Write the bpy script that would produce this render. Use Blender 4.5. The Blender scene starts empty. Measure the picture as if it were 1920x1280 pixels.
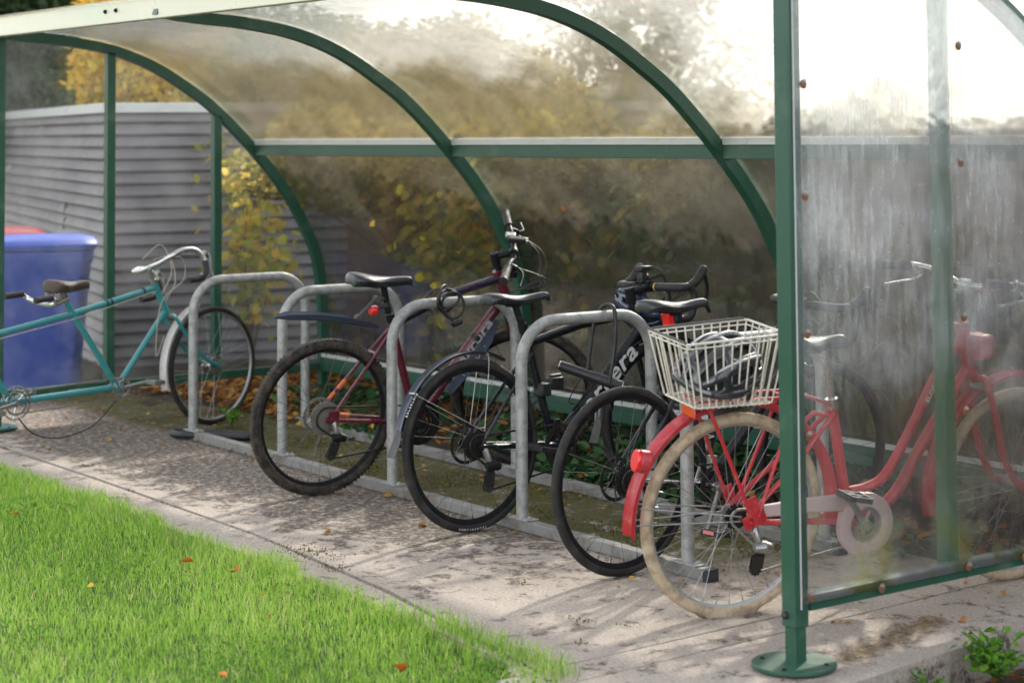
import bpy, bmesh, math, random
import numpy as np
from mathutils import Vector, Matrix
R_ = math.radians
random.seed(7); rng = np.random.default_rng(7)
scene = bpy.context.scene
C = scene.collection
V = Vector

# ------------------------------------------------------------------ materials
def nodes_of(name):
    m = bpy.data.materials.new(name); m.use_nodes = True
    nt = m.node_tree
    for n in list(nt.nodes): nt.nodes.remove(n)
    out = nt.nodes.new('ShaderNodeOutputMaterial')
    return m, nt, out
def N(nt, t, **kw):
    n = nt.nodes.new(t)
    for k, v in kw.items():
        if k.startswith('i_'):
            key = k[2:].replace('_', ' ')
            n.inputs[key].default_value = v
        else: setattr(n, k, v)
    return n
def L(nt, a, b): nt.links.new(a, b)
def c4(c): return (c[0], c[1], c[2], 1.0)
def ramp(nt, fac, stops, interp='LINEAR'):
    r = nt.nodes.new('ShaderNodeValToRGB'); r.color_ramp.interpolation = interp
    el = r.color_ramp.elements
    while len(el) < len(stops): el.new(0.5)
    for e, (p, c) in zip(el, stops):
        e.position = p; e.color = c4(c) if len(c) == 3 else c
    L(nt, fac, r.inputs[0]); return r.outputs[0]
def g3(v): return (v, v, v)
def noise(nt, vec, scale, detail=6, rough=0.6, dist=0):
    n = N(nt, 'ShaderNodeTexNoise'); n.inputs['Scale'].default_value = scale
    n.inputs['Detail'].default_value = detail; n.inputs['Roughness'].default_value = rough
    n.inputs['Distortion'].default_value = dist
    if vec is not None: L(nt, vec, n.inputs['Vector'])
    return n.outputs['Fac']
def mixc(nt, fac, a, b, mode='MIX'):
    m = N(nt, 'ShaderNodeMix', data_type='RGBA', blend_type=mode)
    for sock, v in ((m.inputs[0], fac), (m.inputs[6], a), (m.inputs[7], b)):
        if hasattr(v, 'links') or hasattr(v, 'is_linked'): L(nt, v, sock)
        elif isinstance(v, (int, float)): sock.default_value = v
        else: sock.default_value = c4(v)
    return m.outputs[2]
def math_(nt, op, a, b=0.0, clamp=False):
    m = N(nt, 'ShaderNodeMath', operation=op, use_clamp=clamp)
    for s, v in ((m.inputs[0], a), (m.inputs[1], b)):
        if hasattr(v, 'is_linked'): L(nt, v, s)
        else: s.default_value = v
    return m.outputs[0]
def mapr(nt, v, a, b, c=0.0, d=1.0):
    m = N(nt, 'ShaderNodeMapRange', interpolation_type='SMOOTHSTEP')
    L(nt, v, m.inputs[0])
    for i, x in enumerate((a, b, c, d)): m.inputs[i+1].default_value = x
    return m.outputs[0]
def bumpn(nt, h, strength=.3, dist=.01, normal=None):
    b = N(nt, 'ShaderNodeBump'); b.inputs['Strength'].default_value = strength
    b.inputs['Distance'].default_value = dist; L(nt, h, b.inputs['Height'])
    if normal is not None: L(nt, normal, b.inputs['Normal'])
    return b.outputs[0]
def coords(nt, kind='Object', scale=None):
    tc = N(nt, 'ShaderNodeTexCoord').outputs[kind]
    if scale:
        mp = N(nt, 'ShaderNodeMapping'); mp.inputs['Scale'].default_value = scale
        L(nt, tc, mp.inputs[0]); return mp.outputs[0]
    return tc
def geo_pos(nt): return N(nt, 'ShaderNodeNewGeometry').outputs['Position']

def paint(name, col, rough=.4, metal=0., wear=None, wscale=8., wamt=.5, bump=.05, bscale=60., coat=0., wpos=(.52, .72), spec=.5, chips=None, chipamt=.67):
    m, nt, out = nodes_of(name)
    p = N(nt, 'ShaderNodeBsdfPrincipled')
    co = coords(nt)
    n1 = noise(nt, co, wscale, 8, .65)
    n2 = noise(nt, co, bscale, 4, .6)
    wc = wear or tuple(min(1, c*1.25+.01) for c in col)
    f = math_(nt, 'MULTIPLY', mapr(nt, n1, *wpos), wamt)
    base = mixc(nt, math_(nt, 'MULTIPLY', n2, .25), col, tuple(c*.75 for c in col))
    colr = mixc(nt, f, base, wc)
    if chips:
        n5 = noise(nt, co, 38, 5, .7, .3)
        colr = mixc(nt, mapr(nt, n5, chipamt, chipamt+.02), colr, chips)
    L(nt, colr, p.inputs['Base Color'])
    L(nt, mapr(nt, n1, .3, .7, rough*.8, min(1, rough*1.3)), p.inputs['Roughness'])
    p.inputs['Metallic'].default_value = metal
    p.inputs['Coat Weight'].default_value = coat
    p.inputs['Specular IOR Level'].default_value = spec
    L(nt, bumpn(nt, n2, bump, .002), p.inputs['Normal'])
    L(nt, p.outputs[0], out.inputs[0]); return m

M = {}
def setup_materials():
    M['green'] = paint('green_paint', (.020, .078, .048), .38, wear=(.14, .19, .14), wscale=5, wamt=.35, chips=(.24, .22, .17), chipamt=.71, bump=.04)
    M['greenpale'] = paint('cream_mint_paint', (.72, .68, .52), .30, wear=(.54, .68, .53), wscale=1.1, wamt=.9, bump=.04)  # cream base with broad mint patches
    M['greenlight'] = paint('haze_lit_green_paint', (.075, .19, .10), .5, wear=(.18, .26, .17), wscale=6, wamt=.5)  # same green, lightened so the sunlit haze is in the colour
    M['lip'] = paint('aluminium_strip', (.55, .55, .54), .45, .15, wear=(.36, .33, .30), wscale=10, wamt=.5)
    M['galv'] = paint('galvanised_steel', (.33, .33, .322), .50, .25, wear=(.20, .20, .19), wscale=26, wamt=.75, bump=.12, bscale=140, wpos=(.42, .62))
    M['galvdirty'] = paint('dirty_galvanised_rail', (.22, .215, .20), .6, .25, wear=(.13, .105, .08), wscale=9, wamt=.8, bump=.2, bscale=120, wpos=(.45, .65))
    M['rubber'] = paint('black_rubber', (.016, .015, .015), .72, wear=(.055, .048, .043), wscale=16, wamt=.7, bump=.35, bscale=220, spec=.35, wpos=(.42, .66))
    M['tread'] = paint('dusty_tread_rubber', (.018, .016, .015), .8, wear=(.075, .058, .045), wscale=30, wamt=.8, bump=.6, bscale=160, spec=.3, wpos=(.4, .62))
    M['creamtyre'] = paint('cream_rubber', (.46, .36, .25), .72, wear=(.22, .16, .11), wscale=22, wamt=.75, bump=.3, bscale=150, spec=.3, wpos=(.42, .65))
    M['blackpaint'] = paint('black_gloss_paint', (.008, .009, .013), .24, wear=(.03, .03, .034), wscale=12, wamt=.4, coat=.25, spec=.35, bump=.02)
    M['blackmetal'] = paint('black_anodised_metal', (.010, .010, .012), .48, .0, wear=(.045, .042, .04), wscale=30, wamt=.5, spec=.14)
    M['blackplastic'] = paint('black_plastic', (.013, .013, .015), .5, wear=(.05, .048, .045), wscale=20, wamt=.5)
    M['vinyl'] = paint('black_saddle_vinyl', (.010, .011, .015), .30, wear=(.02, .02, .024), wscale=14, wamt=.4, bump=.12, bscale=200)
    M['tape'] = paint('black_bar_tape', (.015, .014, .015), .62, wear=(.04, .035, .035), wscale=40, wamt=.5, bump=.3, bscale=260)
    M['maroon'] = paint('maroon_gloss_paint', (.095, .009, .020), .28, wear=(.18, .05, .05), wscale=14, wamt=.3, coat=.5, bump=.02)
    M['orange'] = paint('orange_decal', (.62, .12, .02), .45)
    M['purple'] = paint('dark_violet_paint', (.022, .012, .034), .25, coat=.5, bump=.02)
    M['red'] = paint('red_gloss_paint', (.44, .022, .032), .36, wear=(.58, .20, .19), wscale=14, wamt=.55, chips=(.25, .12, .09), chipamt=.72, coat=.25, bump=.03)
    M['redlight'] = paint('red_lens', (.75, .01, .015), .15, coat=.6, bump=.0)
    M['orangelens'] = paint('orange_red_reflector', (.62, .045, .02), .2, coat=.6, bump=.0)
    M['pinkwhite'] = paint('faded_pink_white_plastic', (.50, .36, .36), .45, wear=(.40, .25, .24), wscale=5, wamt=.6)
    M['teal'] = paint('teal_paint', (.030, .225, .235), .36, wear=(.16, .20, .18), wscale=26, wamt=.6, coat=.2, wpos=(.5, .66))
    M['chrome'] = paint('dull_chrome', (.55, .55, .54), .25, .95, wear=(.35, .26, .18), wscale=26, wamt=.5)
    M['steel'] = paint('worn_steel', (.34, .33, .32), .38, .85, wear=(.16, .13, .10), wscale=34, wamt=.6)
    M['spoke'] = paint('spoke_steel', (.26, .26, .26), .35, .8, bump=0)
    M['blackspoke'] = paint('dark_spoke_steel', (.08, .08, .08), .35, .7, bump=0)
    M['alloyrim'] = paint('dull_alloy_rim', (.42, .41, .40), .4, .75, wear=(.20, .18, .16), wscale=20, wamt=.5)
    M['cog'] = paint('greasy_cog_steel', (.36, .34, .31), .42, .8, wear=(.10, .08, .06), wscale=60, wamt=.6)
    M['darkcog'] = paint('black_cog_steel', (.045, .042, .040), .42, .7, wear=(.02, .016, .012), wscale=60, wamt=.8)
    M['leather'] = paint('old_dark_leather', (.045, .028, .018), .55, wear=(.13, .08, .05), wscale=24, wamt=.6, bump=.3)
    M['white'] = paint('white_print', (.72, .72, .72), .5, bump=0)
    M['greyprint'] = paint('grey_print', (.40, .39, .40), .5, bump=0)
    M['whitewire'] = paint('white_coated_wire', (.66, .61, .53), .45, wear=(.40, .27, .16), wscale=40, wamt=.6, bump=.05, wpos=(.5, .68))
    M['cream'] = paint('cream_mudguard_plastic', (.56, .54, .52), .4, wear=(.35, .30, .26), wscale=14, wamt=.5)
    M['bluebin'] = paint('blue_bin_plastic', (.008, .045, .34), .5, wear=(.02, .07, .36), wscale=4, wamt=.4, bump=.1)
    M['redbin'] = paint('red_bin_plastic', (.50, .045, .055), .42, wear=(.55, .14, .14), wscale=4, wamt=.4, bump=.1)
    M['bluemud'] = paint('blue_black_mudguard', (.010, .014, .030), .22, coat=.5, bump=.02, wear=(.05, .045, .04), wscale=10, wamt=.3)
    M['greymud'] = paint('grey_mudguard_plastic', (.030, .040, .070), .7, wear=(.06, .06, .07), wscale=10, wamt=.5)
    M['flap'] = paint('grey_rubber_flap', (.065, .06, .058), .7, wear=(.18, .16, .14), wscale=14, wamt=.6)
    M['helmetblue'] = paint('dark_blue_helmet_shell', (.012, .022, .055), .22, coat=.7, bump=.02)
    M['helmetblack'] = paint('black_helmet_shell', (.020, .021, .026), .2, coat=.7, bump=.02)
    M['helmetsilver'] = paint('silver_helmet_shell', (.46, .46, .48), .25, .4, coat=.5, bump=.02)
    M['foam'] = paint('black_foam', (.018, .018, .018), .85, bump=.3)
    M['yellow'] = paint('yellow_tape', (.72, .46, .02), .5)
    M['rust'] = paint('rusty_bolt', (.30, .27, .25), .5, .6, wear=(.22, .08, .02), wscale=60, wamt=.8)
    M['ruststain'] = paint('rust_stain', (.20, .075, .03), .8, wear=(.10, .05, .03), wscale=60, wamt=.8)
    M['rubbercap'] = paint('black_cap', (.03, .03, .035), .35)
    M['bark'] = paint('brown_bark', (.075, .055, .04), .85, wear=(.14, .12, .09), wscale=12, wamt=.7, bump=.6, bscale=40, spec=.2)
    M['twig'] = paint('brown_twig', (.13, .085, .05), .8, bump=.3, spec=.2)
    M['board'] = paint('weathered_board', (.20, .15, .10), .8, wear=(.10, .08, .06), wscale=6, wamt=.7, bump=.3, spec=.2)
    M['rope'] = paint('dirty_white_cord', (.45, .40, .33), .8)
    for k, (stops, tr) in dict(
            grass=([(0, (.08, .17, .025)), (.45, (.24, .43, .06)), (.8, (.42, .60, .12)), (1, (.60, .56, .28))], .52),
            sage_leaf=([(0, (.05, .085, .035)), (.6, (.12, .18, .06)), (1, (.28, .30, .12))], .4),
            yellow_leaf=([(0, (.16, .22, .03)), (.3, (.40, .38, .05)), (.8, (.70, .52, .08)), (1, (.60, .32, .06))], .5),
            bright_yellow=([(0, (.42, .36, .05)), (.5, (.80, .62, .10)), (1, (.85, .52, .12))], .5),
            straw=([(0, (.16, .10, .05)), (.5, (.34, .25, .14)), (1, (.50, .40, .25))], .2),
            dark_leaf=([(0, (.018, .035, .018)), (.6, (.045, .08, .035)), (1, (.12, .16, .05))], .3),
            olive_leaf=([(0, (.05, .055, .018)), (.45, (.15, .13, .035)), (.8, (.36, .27, .075)), (1, (.46, .27, .07))], .45),
            gold_leaf=([(0, (.12, .12, .03)), (.4, (.34, .30, .06)), (.8, (.60, .46, .11)), (1, (.66, .42, .10))], .55),
            ivy_leaf=([(0, (.015, .050, .018)), (.6, (.035, .095, .035)), (1, (.10, .17, .06))], .25),
            green_leaf=([(0, (.06, .16, .02)), (.6, (.12, .28, .035)), (1, (.22, .38, .05))], .45),
            litter=([(0, (.10, .05, .025)), (.4, (.30, .12, .03)), (.75, (.50, .24, .05)), (1, (.62, .42, .12))], .3),
            strap_leaf=([(0, (.06, .09, .02)), (.6, (.13, .16, .035)), (1, (.26, .24, .08))], .35),
            orange_leaf=([(0, (.52, .16, .03)), (1, (.72, .30, .08))], .4)).items():
        m, nt, out = nodes_of(k)
        at = N(nt, 'ShaderNodeAttribute', attribute_name='rnd')
        col = ramp(nt, at.outputs['Fac'], stops)
        d = N(nt, 'ShaderNodeBsdfPrincipled'); d.inputs['Roughness'].default_value = .65
        d.inputs['Specular IOR Level'].default_value = .12
        L(nt, col, d.inputs['Base Color'])
        t = N(nt, 'ShaderNodeBsdfTranslucent'); L(nt, col, t.inputs[0])
        mx = N(nt, 'ShaderNodeMixShader'); mx.inputs[0].default_value = tr
        L(nt, d.outputs[0], mx.inputs[1]); L(nt, t.outputs[0], mx.inputs[2]); L(nt, mx.outputs[0], out.inputs[0])
        M[k] = m
    # polycarbonate panels: clear sheet + rough (diffusing) sheet + dust film (right end: also painted glare)
    def poly(name, clear, blur, rough, dirt, dirtcol, streak, lo, hi, tint=(.96, .97, .95), zglare=None, alg=0.):
        m, nt, out = nodes_of(name)
        pos = geo_pos(nt)
        mp = N(nt, 'ShaderNodeMapping'); mp.inputs['Scale'].default_value = streak; L(nt, pos, mp.inputs[0])
        n1 = noise(nt, mp.outputs[0], 1.0, 9, .68)
        n2 = noise(nt, pos, 3.2, 5, .6)
        n3 = noise(nt, pos, 130, 2, .5)
        d = math_(nt, 'ADD', math_(nt, 'MULTIPLY', mapr(nt, n1, .40, .66), math_(nt, 'ADD', math_(nt, 'MULTIPLY', n2, .6), .25)), math_(nt, 'MULTIPLY', mapr(nt, n2, .35, .7), .55))
        spk = math_(nt, 'MULTIPLY', mapr(nt, n3, .70, .76), .5)
        d = math_(nt, 'ADD', math_(nt, 'MULTIPLY', d, hi-lo), lo)
        if zglare:
            sx = N(nt, 'ShaderNodeSeparateXYZ'); L(nt, pos, sx.inputs[0])
            zz = math_(nt, 'ADD', sx.outputs[2], math_(nt, 'MULTIPLY', n2, .5))
            d = math_(nt, 'MULTIPLY', d, mapr(nt, zz, zglare[0], zglare[1], zglare[2], 1.0))  # dust thickened with height, painting in the sunlit glare of the upper panel
        d = math_(nt, 'ADD', d, math_(nt, 'MULTIPLY', spk, dirt), True)
        tr = N(nt, 'ShaderNodeBsdfTransparent'); tr.inputs[0].default_value = c4(tint)
        rf = N(nt, 'ShaderNodeBsdfRefraction', distribution='BECKMANN'); rf.inputs['Roughness'].default_value = rough; rf.inputs['IOR'].default_value = 1.03
        rf.inputs[0].default_value = c4(tint)
        m1 = N(nt, 'ShaderNodeMixShader'); m1.inputs[0].default_value = blur/(blur+clear) if blur else 0.
        L(nt, tr.outputs[0], m1.inputs[1]); L(nt, rf.outputs[0], m1.inputs[2])
        dc = mixc(nt, 0., dirtcol, dirtcol)
        if alg:
            am = math_(nt, 'MULTIPLY', mapr(nt, sx.outputs[2], .62, .24), mapr(nt, noise(nt, pos, 6, 7, .7), .46, .62))
            dc = mixc(nt, am, dirtcol, (.42, .44, .12)); ed = math_(nt, 'MULTIPLY', mapr(nt, math_(nt, 'ADD', sx.outputs[2], math_(nt, 'MULTIPLY', noise(nt, pos, 14, 6, .7), .03)), .248, .220), .5)
            dc = mixc(nt, math_(nt, 'MULTIPLY', ed, 1.4, True), dc, (.055, .05, .035)); d = math_(nt, 'MAXIMUM', math_(nt, 'ADD', d, math_(nt, 'MULTIPLY', am, .16)), ed)
        df = N(nt, 'ShaderNodeBsdfDiffuse'); L(nt, dc, df.inputs[0])
        tl = N(nt, 'ShaderNodeBsdfTranslucent'); L(nt, dc, tl.inputs[0])
        m2 = N(nt, 'ShaderNodeMixShader'); m2.inputs[0].default_value = .6
        L(nt, df.outputs[0], m2.inputs[1]); L(nt, tl.outputs[0], m2.inputs[2])
        m3 = N(nt, 'ShaderNodeMixShader'); L(nt, d, m3.inputs[0])
        L(nt, m1.outputs[0], m3.inputs[1]); L(nt, m2.outputs[0], m3.inputs[2])
        gl = N(nt, 'ShaderNodeBsdfGlossy'); gl.inputs['Roughness'].default_value = .06
        fr = N(nt, 'ShaderNodeFresnel'); fr.inputs[0].default_value = 1.35
        L(nt, bumpn(nt, noise(nt, pos, 5, 3, .5), .15, .02), gl.inputs['Normal'])
        m4 = N(nt, 'ShaderNodeMixShader'); L(nt, math_(nt, 'MULTIPLY', fr.outputs[0], .6), m4.inputs[0])
        L(nt, m3.outputs[0], m4.inputs[1]); L(nt, gl.outputs[0], m4.inputs[2])
        L(nt, m4.outputs[0], out.inputs[0]); M[name] = m
    poly('roof_polycarbonate', .60, .40, .27, .30, (.74, .63, .42), (2.5, 2.5, 2.5), .05, .12, tint=(.91, .90, .87))
    poly('rear_polycarbonate', .78, .22, .16, .15, (.56, .50, .40), (2, 2, 2), .018, .075)
    poly('left_polycarbonate', .9, .1, .12, .1, (.66, .66, .66), (4, 4, 3.5), .015, .075)
    poly('right_polycarbonate', 1.0, 0., .05, .5, (.83, .85, .90), (60, 60, 7.0), .07, .36, zglare=(.9, 1.40, .13), alg=.55)  # pale bluish dust, with glare painted in towards the top
    # setting
    def ground_mat(name, fn):
        m, nt, out = nodes_of(name); p = N(nt, 'ShaderNodeBsdfPrincipled')
        p.inputs['Roughness'].default_value = .9; p.inputs['Specular IOR Level'].default_value = .25
        fn(nt, p); L(nt, p.outputs[0], out.inputs[0]); M[name] = m
    def concrete(nt, p):
        pos = geo_pos(nt); sx = N(nt, 'ShaderNodeSeparateXYZ'); L(nt, pos, sx.inputs[0])
        X, Y = sx.outputs[0], sx.outputs[1]
        n1 = noise(nt, pos, 1.6, 8, .62); n2 = noise(nt, pos, 9, 8, .7, .4); n3 = noise(nt, pos, 90, 5, .7); n4 = noise(nt, pos, 34, 6, .75, .3)
        base = ramp(nt, n3, [(.25, (.19, .155, .125)), (.45, (.37, .315, .265)), (.55, (.43, .37, .315)), (.75, (.64, .57, .49))])
        base = mixc(nt, math_(nt, 'MULTIPLY', mapr(nt, n1, .38, .62), .30), base, (.25, .205, .17))
        base = mixc(nt, math_(nt, 'MULTIPLY', mapr(nt, n2, .60, .72), .35), base, (.62, .57, .50))
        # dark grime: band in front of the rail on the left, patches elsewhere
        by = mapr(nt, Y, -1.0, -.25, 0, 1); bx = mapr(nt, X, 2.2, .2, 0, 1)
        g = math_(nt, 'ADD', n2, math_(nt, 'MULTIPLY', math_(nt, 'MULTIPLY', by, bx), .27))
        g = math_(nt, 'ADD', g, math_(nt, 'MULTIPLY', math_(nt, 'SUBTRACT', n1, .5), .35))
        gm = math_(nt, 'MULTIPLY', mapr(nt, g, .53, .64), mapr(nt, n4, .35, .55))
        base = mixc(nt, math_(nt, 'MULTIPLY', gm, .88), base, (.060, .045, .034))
        # moss between the rails and beyond
        my = mapr(nt, Y, .02, .14, 0, 1); mx = mapr(nt, X, 2.5, 1.7, 0, 1)
        mm = math_(nt, 'MULTIPLY', math_(nt, 'MULTIPLY', my, mx), mapr(nt, n2, .32, .52))
        moss = ramp(nt, n4, [(.3, (.030, .024, .010)), (.5, (.085, .080, .018)), (.7, (.15, .14, .03))])
        base = mixc(nt, math_(nt, 'MULTIPLY', mm, .92), base, moss)
        pm = math_(nt, 'MULTIPLY', mapr(nt, noise(nt, pos, 5.5, 9, .75, .5), .66, .70), mapr(nt, n4, .42, .5))
        base = mixc(nt, math_(nt, 'MULTIPLY', pm, .9), base, (.045, .040, .018))
        L(nt, base, p.inputs['Base Color'])
        h = math_(nt, 'ADD', math_(nt, 'MULTIPLY', n3, .6), math_(nt, 'ADD', math_(nt, 'MULTIPLY', n4, .6), math_(nt, 'MULTIPLY', mm, n4)))
        L(nt, bumpn(nt, h, 1.0, .009), p.inputs['Normal'])
    ground_mat('concrete', concrete)
    def soil(nt, p):
        pos = geo_pos(nt); n3 = noise(nt, pos, 60, 6, .7); n2 = noise(nt, pos, 7, 7, .7)
        b = ramp(nt, n3, [(.25, (.030, .022, .015)), (.55, (.085, .060, .040)), (.8, (.20, .15, .10))])
        b = mixc(nt, math_(nt, 'MULTIPLY', mapr(nt, n2, .5, .65), .6), b, (.05, .055, .018))
        L(nt, b, p.inputs['Base Color']); L(nt, bumpn(nt, n3, 1., .02), p.inputs['Normal'])
    ground_mat('soil', soil)
    def turf(nt, p):
        pos = geo_pos(nt); n3 = noise(nt, pos, 40, 5, .7)
        L(nt, ramp(nt, n3, [(.3, (.025, .05, .010)), (.6, (.06, .12, .018)), (.8, (.10, .17, .03))]), p.inputs['Base Color'])
        L(nt, bumpn(nt, n3, 1., .02), p.inputs['Normal'])
    ground_mat('turf', turf)
    def brick(nt, p):
        co = coords(nt)
        b = N(nt, 'ShaderNodeTexBrick'); b.inputs['Scale'].default_value = 1.
        b.inputs['Brick Width'].default_value = .225; b.inputs['Row Height'].default_value = .075; b.inputs['Mortar Size'].default_value = .006
        b.inputs['Mortar Smooth'].default_value = .3
        mp = N(nt, 'ShaderNodeMapping'); mp.inputs['Rotation'].default_value = (-math.pi/2, 0, 0); L(nt, co, mp.inputs[0]); L(nt, mp.outputs[0], b.inputs[0])
        b.inputs['Color1'].default_value = c4((.19, .105, .075)); b.inputs['Color2'].default_value = c4((.12, .07, .055)); b.inputs['Mortar'].default_value = c4((.15, .125, .10))
        n2 = noise(nt, co, 3, 8, .7)
        base = mixc(nt, math_(nt, 'MULTIPLY', mapr(nt, n2, .42, .66), .7), b.outputs[0], (.06, .05, .035))
        base = mixc(nt, math_(nt, 'MULTIPLY', mapr(nt, noise(nt, co, 5, 6, .7), .58, .7), .5), base, (.26, .19, .14))
        L(nt, base, p.inputs['Base Color'])
        h = math_(nt, 'SUBTRACT', math_(nt, 'MULTIPLY', noise(nt, co, 50, 5, .7), .4), b.outputs[1])
        L(nt, bumpn(nt, h, .8, .01), p.inputs['Normal'])
    ground_mat('brick', brick)
    def clad(nt, p):
        co = coords(nt); n1 = noise(nt, co, 2.5, 6, .6); n3 = noise(nt, coords(nt, 'Object', (3, 3, 60)), 1., 5, .6)
        b = mixc(nt, mapr(nt, n1, .35, .65), (.150, .135, .148), (.215, .195, .205))
        sz = N(nt, 'ShaderNodeSeparateXYZ'); L(nt, co, sz.inputs[0]); wn = N(nt, 'ShaderNodeTexWhiteNoise', noise_dimensions='1D')
        L(nt, math_(nt, 'FLOOR', math_(nt, 'DIVIDE', math_(nt, 'ADD', sz.outputs[2], .12), .0865)), wn.inputs['W'])
        b = mixc(nt, math_(nt, 'MULTIPLY', wn.outputs[0], .30), b, (.13, .12, .125))
        b = mixc(nt, math_(nt, 'MULTIPLY', mapr(nt, n3, .5, .7), .35), b, (.30, .28, .28))
        L(nt, b, p.inputs['Base Color']); p.inputs['Roughness'].default_value = .6
        L(nt, bumpn(nt, n3, .2, .004), p.inputs['Normal'])
    ground_mat('cladding', clad)
setup_materials()

# ------------------------------------------------------------------ mesh tools
class MB:
    def __init__(s, T=None): s.v = []; s.f = []; s.T = T
    def add(s, vs, fs):
        o = len(s.v)
        if s.T is not None: vs = [s.T @ V(p) for p in vs]
        s.v += [tuple(p) for p in vs]; s.f += [tuple(i+o for i in f) for f in fs]
    def box(s, c, size, rot=None):
        hx, hy, hz = size[0]/2, size[1]/2, size[2]/2
        Rm = rot or Matrix.Identity(3)
        vs = [V(c)+Rm @ V((x*hx, y*hy, z*hz)) for x in (-1, 1) for y in (-1, 1) for z in (-1, 1)]
        s.add(vs, [(0, 1, 3, 2), (4, 6, 7, 5), (0, 4, 5, 1), (2, 3, 7, 6), (0, 2, 6, 4), (1, 5, 7, 3)]); return s
    def bar(s, a, b, w, h, up=(0, 0, 1)):     # square bar between two points
        a, b = V(a), V(b); d = (b-a); l = d.length; d.normalize()
        u = V(up); y = u.cross(d)
        if y.length < 1e-4: y = V((0, 1, 0)).cross(d)
        y.normalize(); z = d.cross(y)
        return s.box((a+b)/2, (l, w, h), Matrix((d, y, z)).transposed())
    def sweep(s, pts, sect, closed=False, up0=None, caps=True, scales=None):
        pts = [V(p) for p in pts]; n = len(pts); m = len(sect); ts = []
        for i in range(n):
            a = pts[(i-1) % n] if (closed or i) else pts[0]; b = pts[(i+1) % n] if (closed or i < n-1) else pts[-1]
            t = (b-a); t.normalize(); ts.append(t)
        u = V(up0) if up0 else (V((0, 1, 0)) if abs(ts[0].y) < .9 else V((1, 0, 0)))
        vs = []
        for i in range(n):
            t = ts[i]; u = (u - t*u.dot(t)); u.normalize(); w = t.cross(u)
            k = scales[i] if scales else 1.
            for (p, q) in sect: vs.append(pts[i]+u*(p*k)+w*(q*k))
        fs = []
        for i in range(n if closed else n-1):
            j = (i+1) % n
            for k in range(m): fs.append((i*m+k, i*m+(k+1) % m, j*m+(k+1) % m, j*m+k))
        if caps and not closed: fs += [tuple(range(m))[::-1], tuple((n-1)*m+k for k in range(m))]
        s.add(vs, fs); return s
    def tube(s, pts, r=.01, n=10, closed=False, flat=1., up0=None):
        rs = r if isinstance(r, (list, tuple)) else None
        base = 1. if rs else r
        sect = [(base*math.cos(2*math.pi*k/n)*flat, base*math.sin(2*math.pi*k/n)) for k in range(n)]
        if rs and len(rs) != len(pts): rs = [rs[0]+(rs[-1]-rs[0])*i/(len(pts)-1) for i in range(len(pts))]
        return s.sweep(pts, sect, closed, up0, True, rs)
    def curve(s, ctrl, r=.01, n=10, seg=8, closed=False, flat=1., up0=None):
        return s.tube(spline(ctrl, seg, closed), r, n, closed, flat, up0)
    def lathe(s, c, prof, n=48, axis='y', a0=0, a1=2*math.pi, closedprof=True):
        c = V(c); full = abs(a1-a0-2*math.pi) < 1e-6; m = len(prof); vs = []
        K = n if full else n+1
        for i in range(K):
            a = a0+(a1-a0)*i/n; ca, sa = math.cos(a), math.sin(a)
            for (r, h) in prof:
                if axis == 'y': vs.append(c+V((r*ca, h, r*sa)))
                elif axis == 'z': vs.append(c+V((r*ca, r*sa, h)))
                else: vs.append(c+V((h, r*ca, r*sa)))
        fs = []
        for i in range(n):
            j = (i+1) % K
            for k in range(m if closedprof else m-1):
                fs.append((i*m+k, j*m+k, j*m+(k+1) % m, i*m+(k+1) % m))
        if not full and closedprof: fs += [tuple(range(m)), tuple(n*m+k for k in range(m))[::-1]]
        s.add(vs, fs); return s
    def disc(s, c, r, t, n=24, axis='y', r2=None):
        r2 = r if r2 is None else r2
        return s.lathe(c, [(0.0001, -t/2), (r, -t/2), (r2, t/2), (.0001, t/2)], n, axis)
    def gear(s, c, r, teeth, t, hole=.0, depth=.004):
        n = teeth*4; vs = []; c = V(c)
        for side in (-t/2, t/2):
            for i in range(n):
                a = 2*math.pi*i/n; rr = r if i % 4 in (0, 1) else r-depth
                vs.append(c+V((rr*math.cos(a), side, rr*math.sin(a))))
            for i in range(n):
                a = 2*math.pi*i/n; vs.append(c+V((max(hole, .002)*math.cos(a), side, max(hole, .002)*math.sin(a))))
        fs = []
        for i in range(n):
            j = (i+1) % n
            fs += [(i, n+i, n+j, j), (2*n+i, 2*n+j, 3*n+j, 3*n+i), (i, j, 2*n+j, 2*n+i), (n+i, 3*n+i, 3*n+j, n+j)]
        s.add(vs, fs); return s
    def build(s, name, m, parent=None, smooth=35, bevel=0., subsurf=0):
        me = bpy.data.meshes.new(name); me.from_pydata(s.v, [], s.f); me.validate(); me.update()
        bm = bmesh.new(); bm.from_mesh(me); bmesh.ops.recalc_face_normals(bm, faces=bm.faces); bm.to_mesh(me); bm.free()
        me.materials.append(M[m] if isinstance(m, str) else m)
        o = bpy.data.objects.new(name, me); C.objects.link(o)
        if parent is not None: o.parent = parent
        if smooth:
            me.shade_smooth()
            try: me.set_sharp_from_angle(angle=R_(smooth))
            except Exception: pass
        if bevel:
            b = o.modifiers.new('bevel', 'BEVEL'); b.width = bevel; b.segments = 2; b.limit_method = 'ANGLE'; b.angle_limit = R_(40)
        if subsurf:
            b = o.modifiers.new('sub', 'SUBSURF'); b.levels = subsurf; b.render_levels = subsurf
        return o
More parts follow.
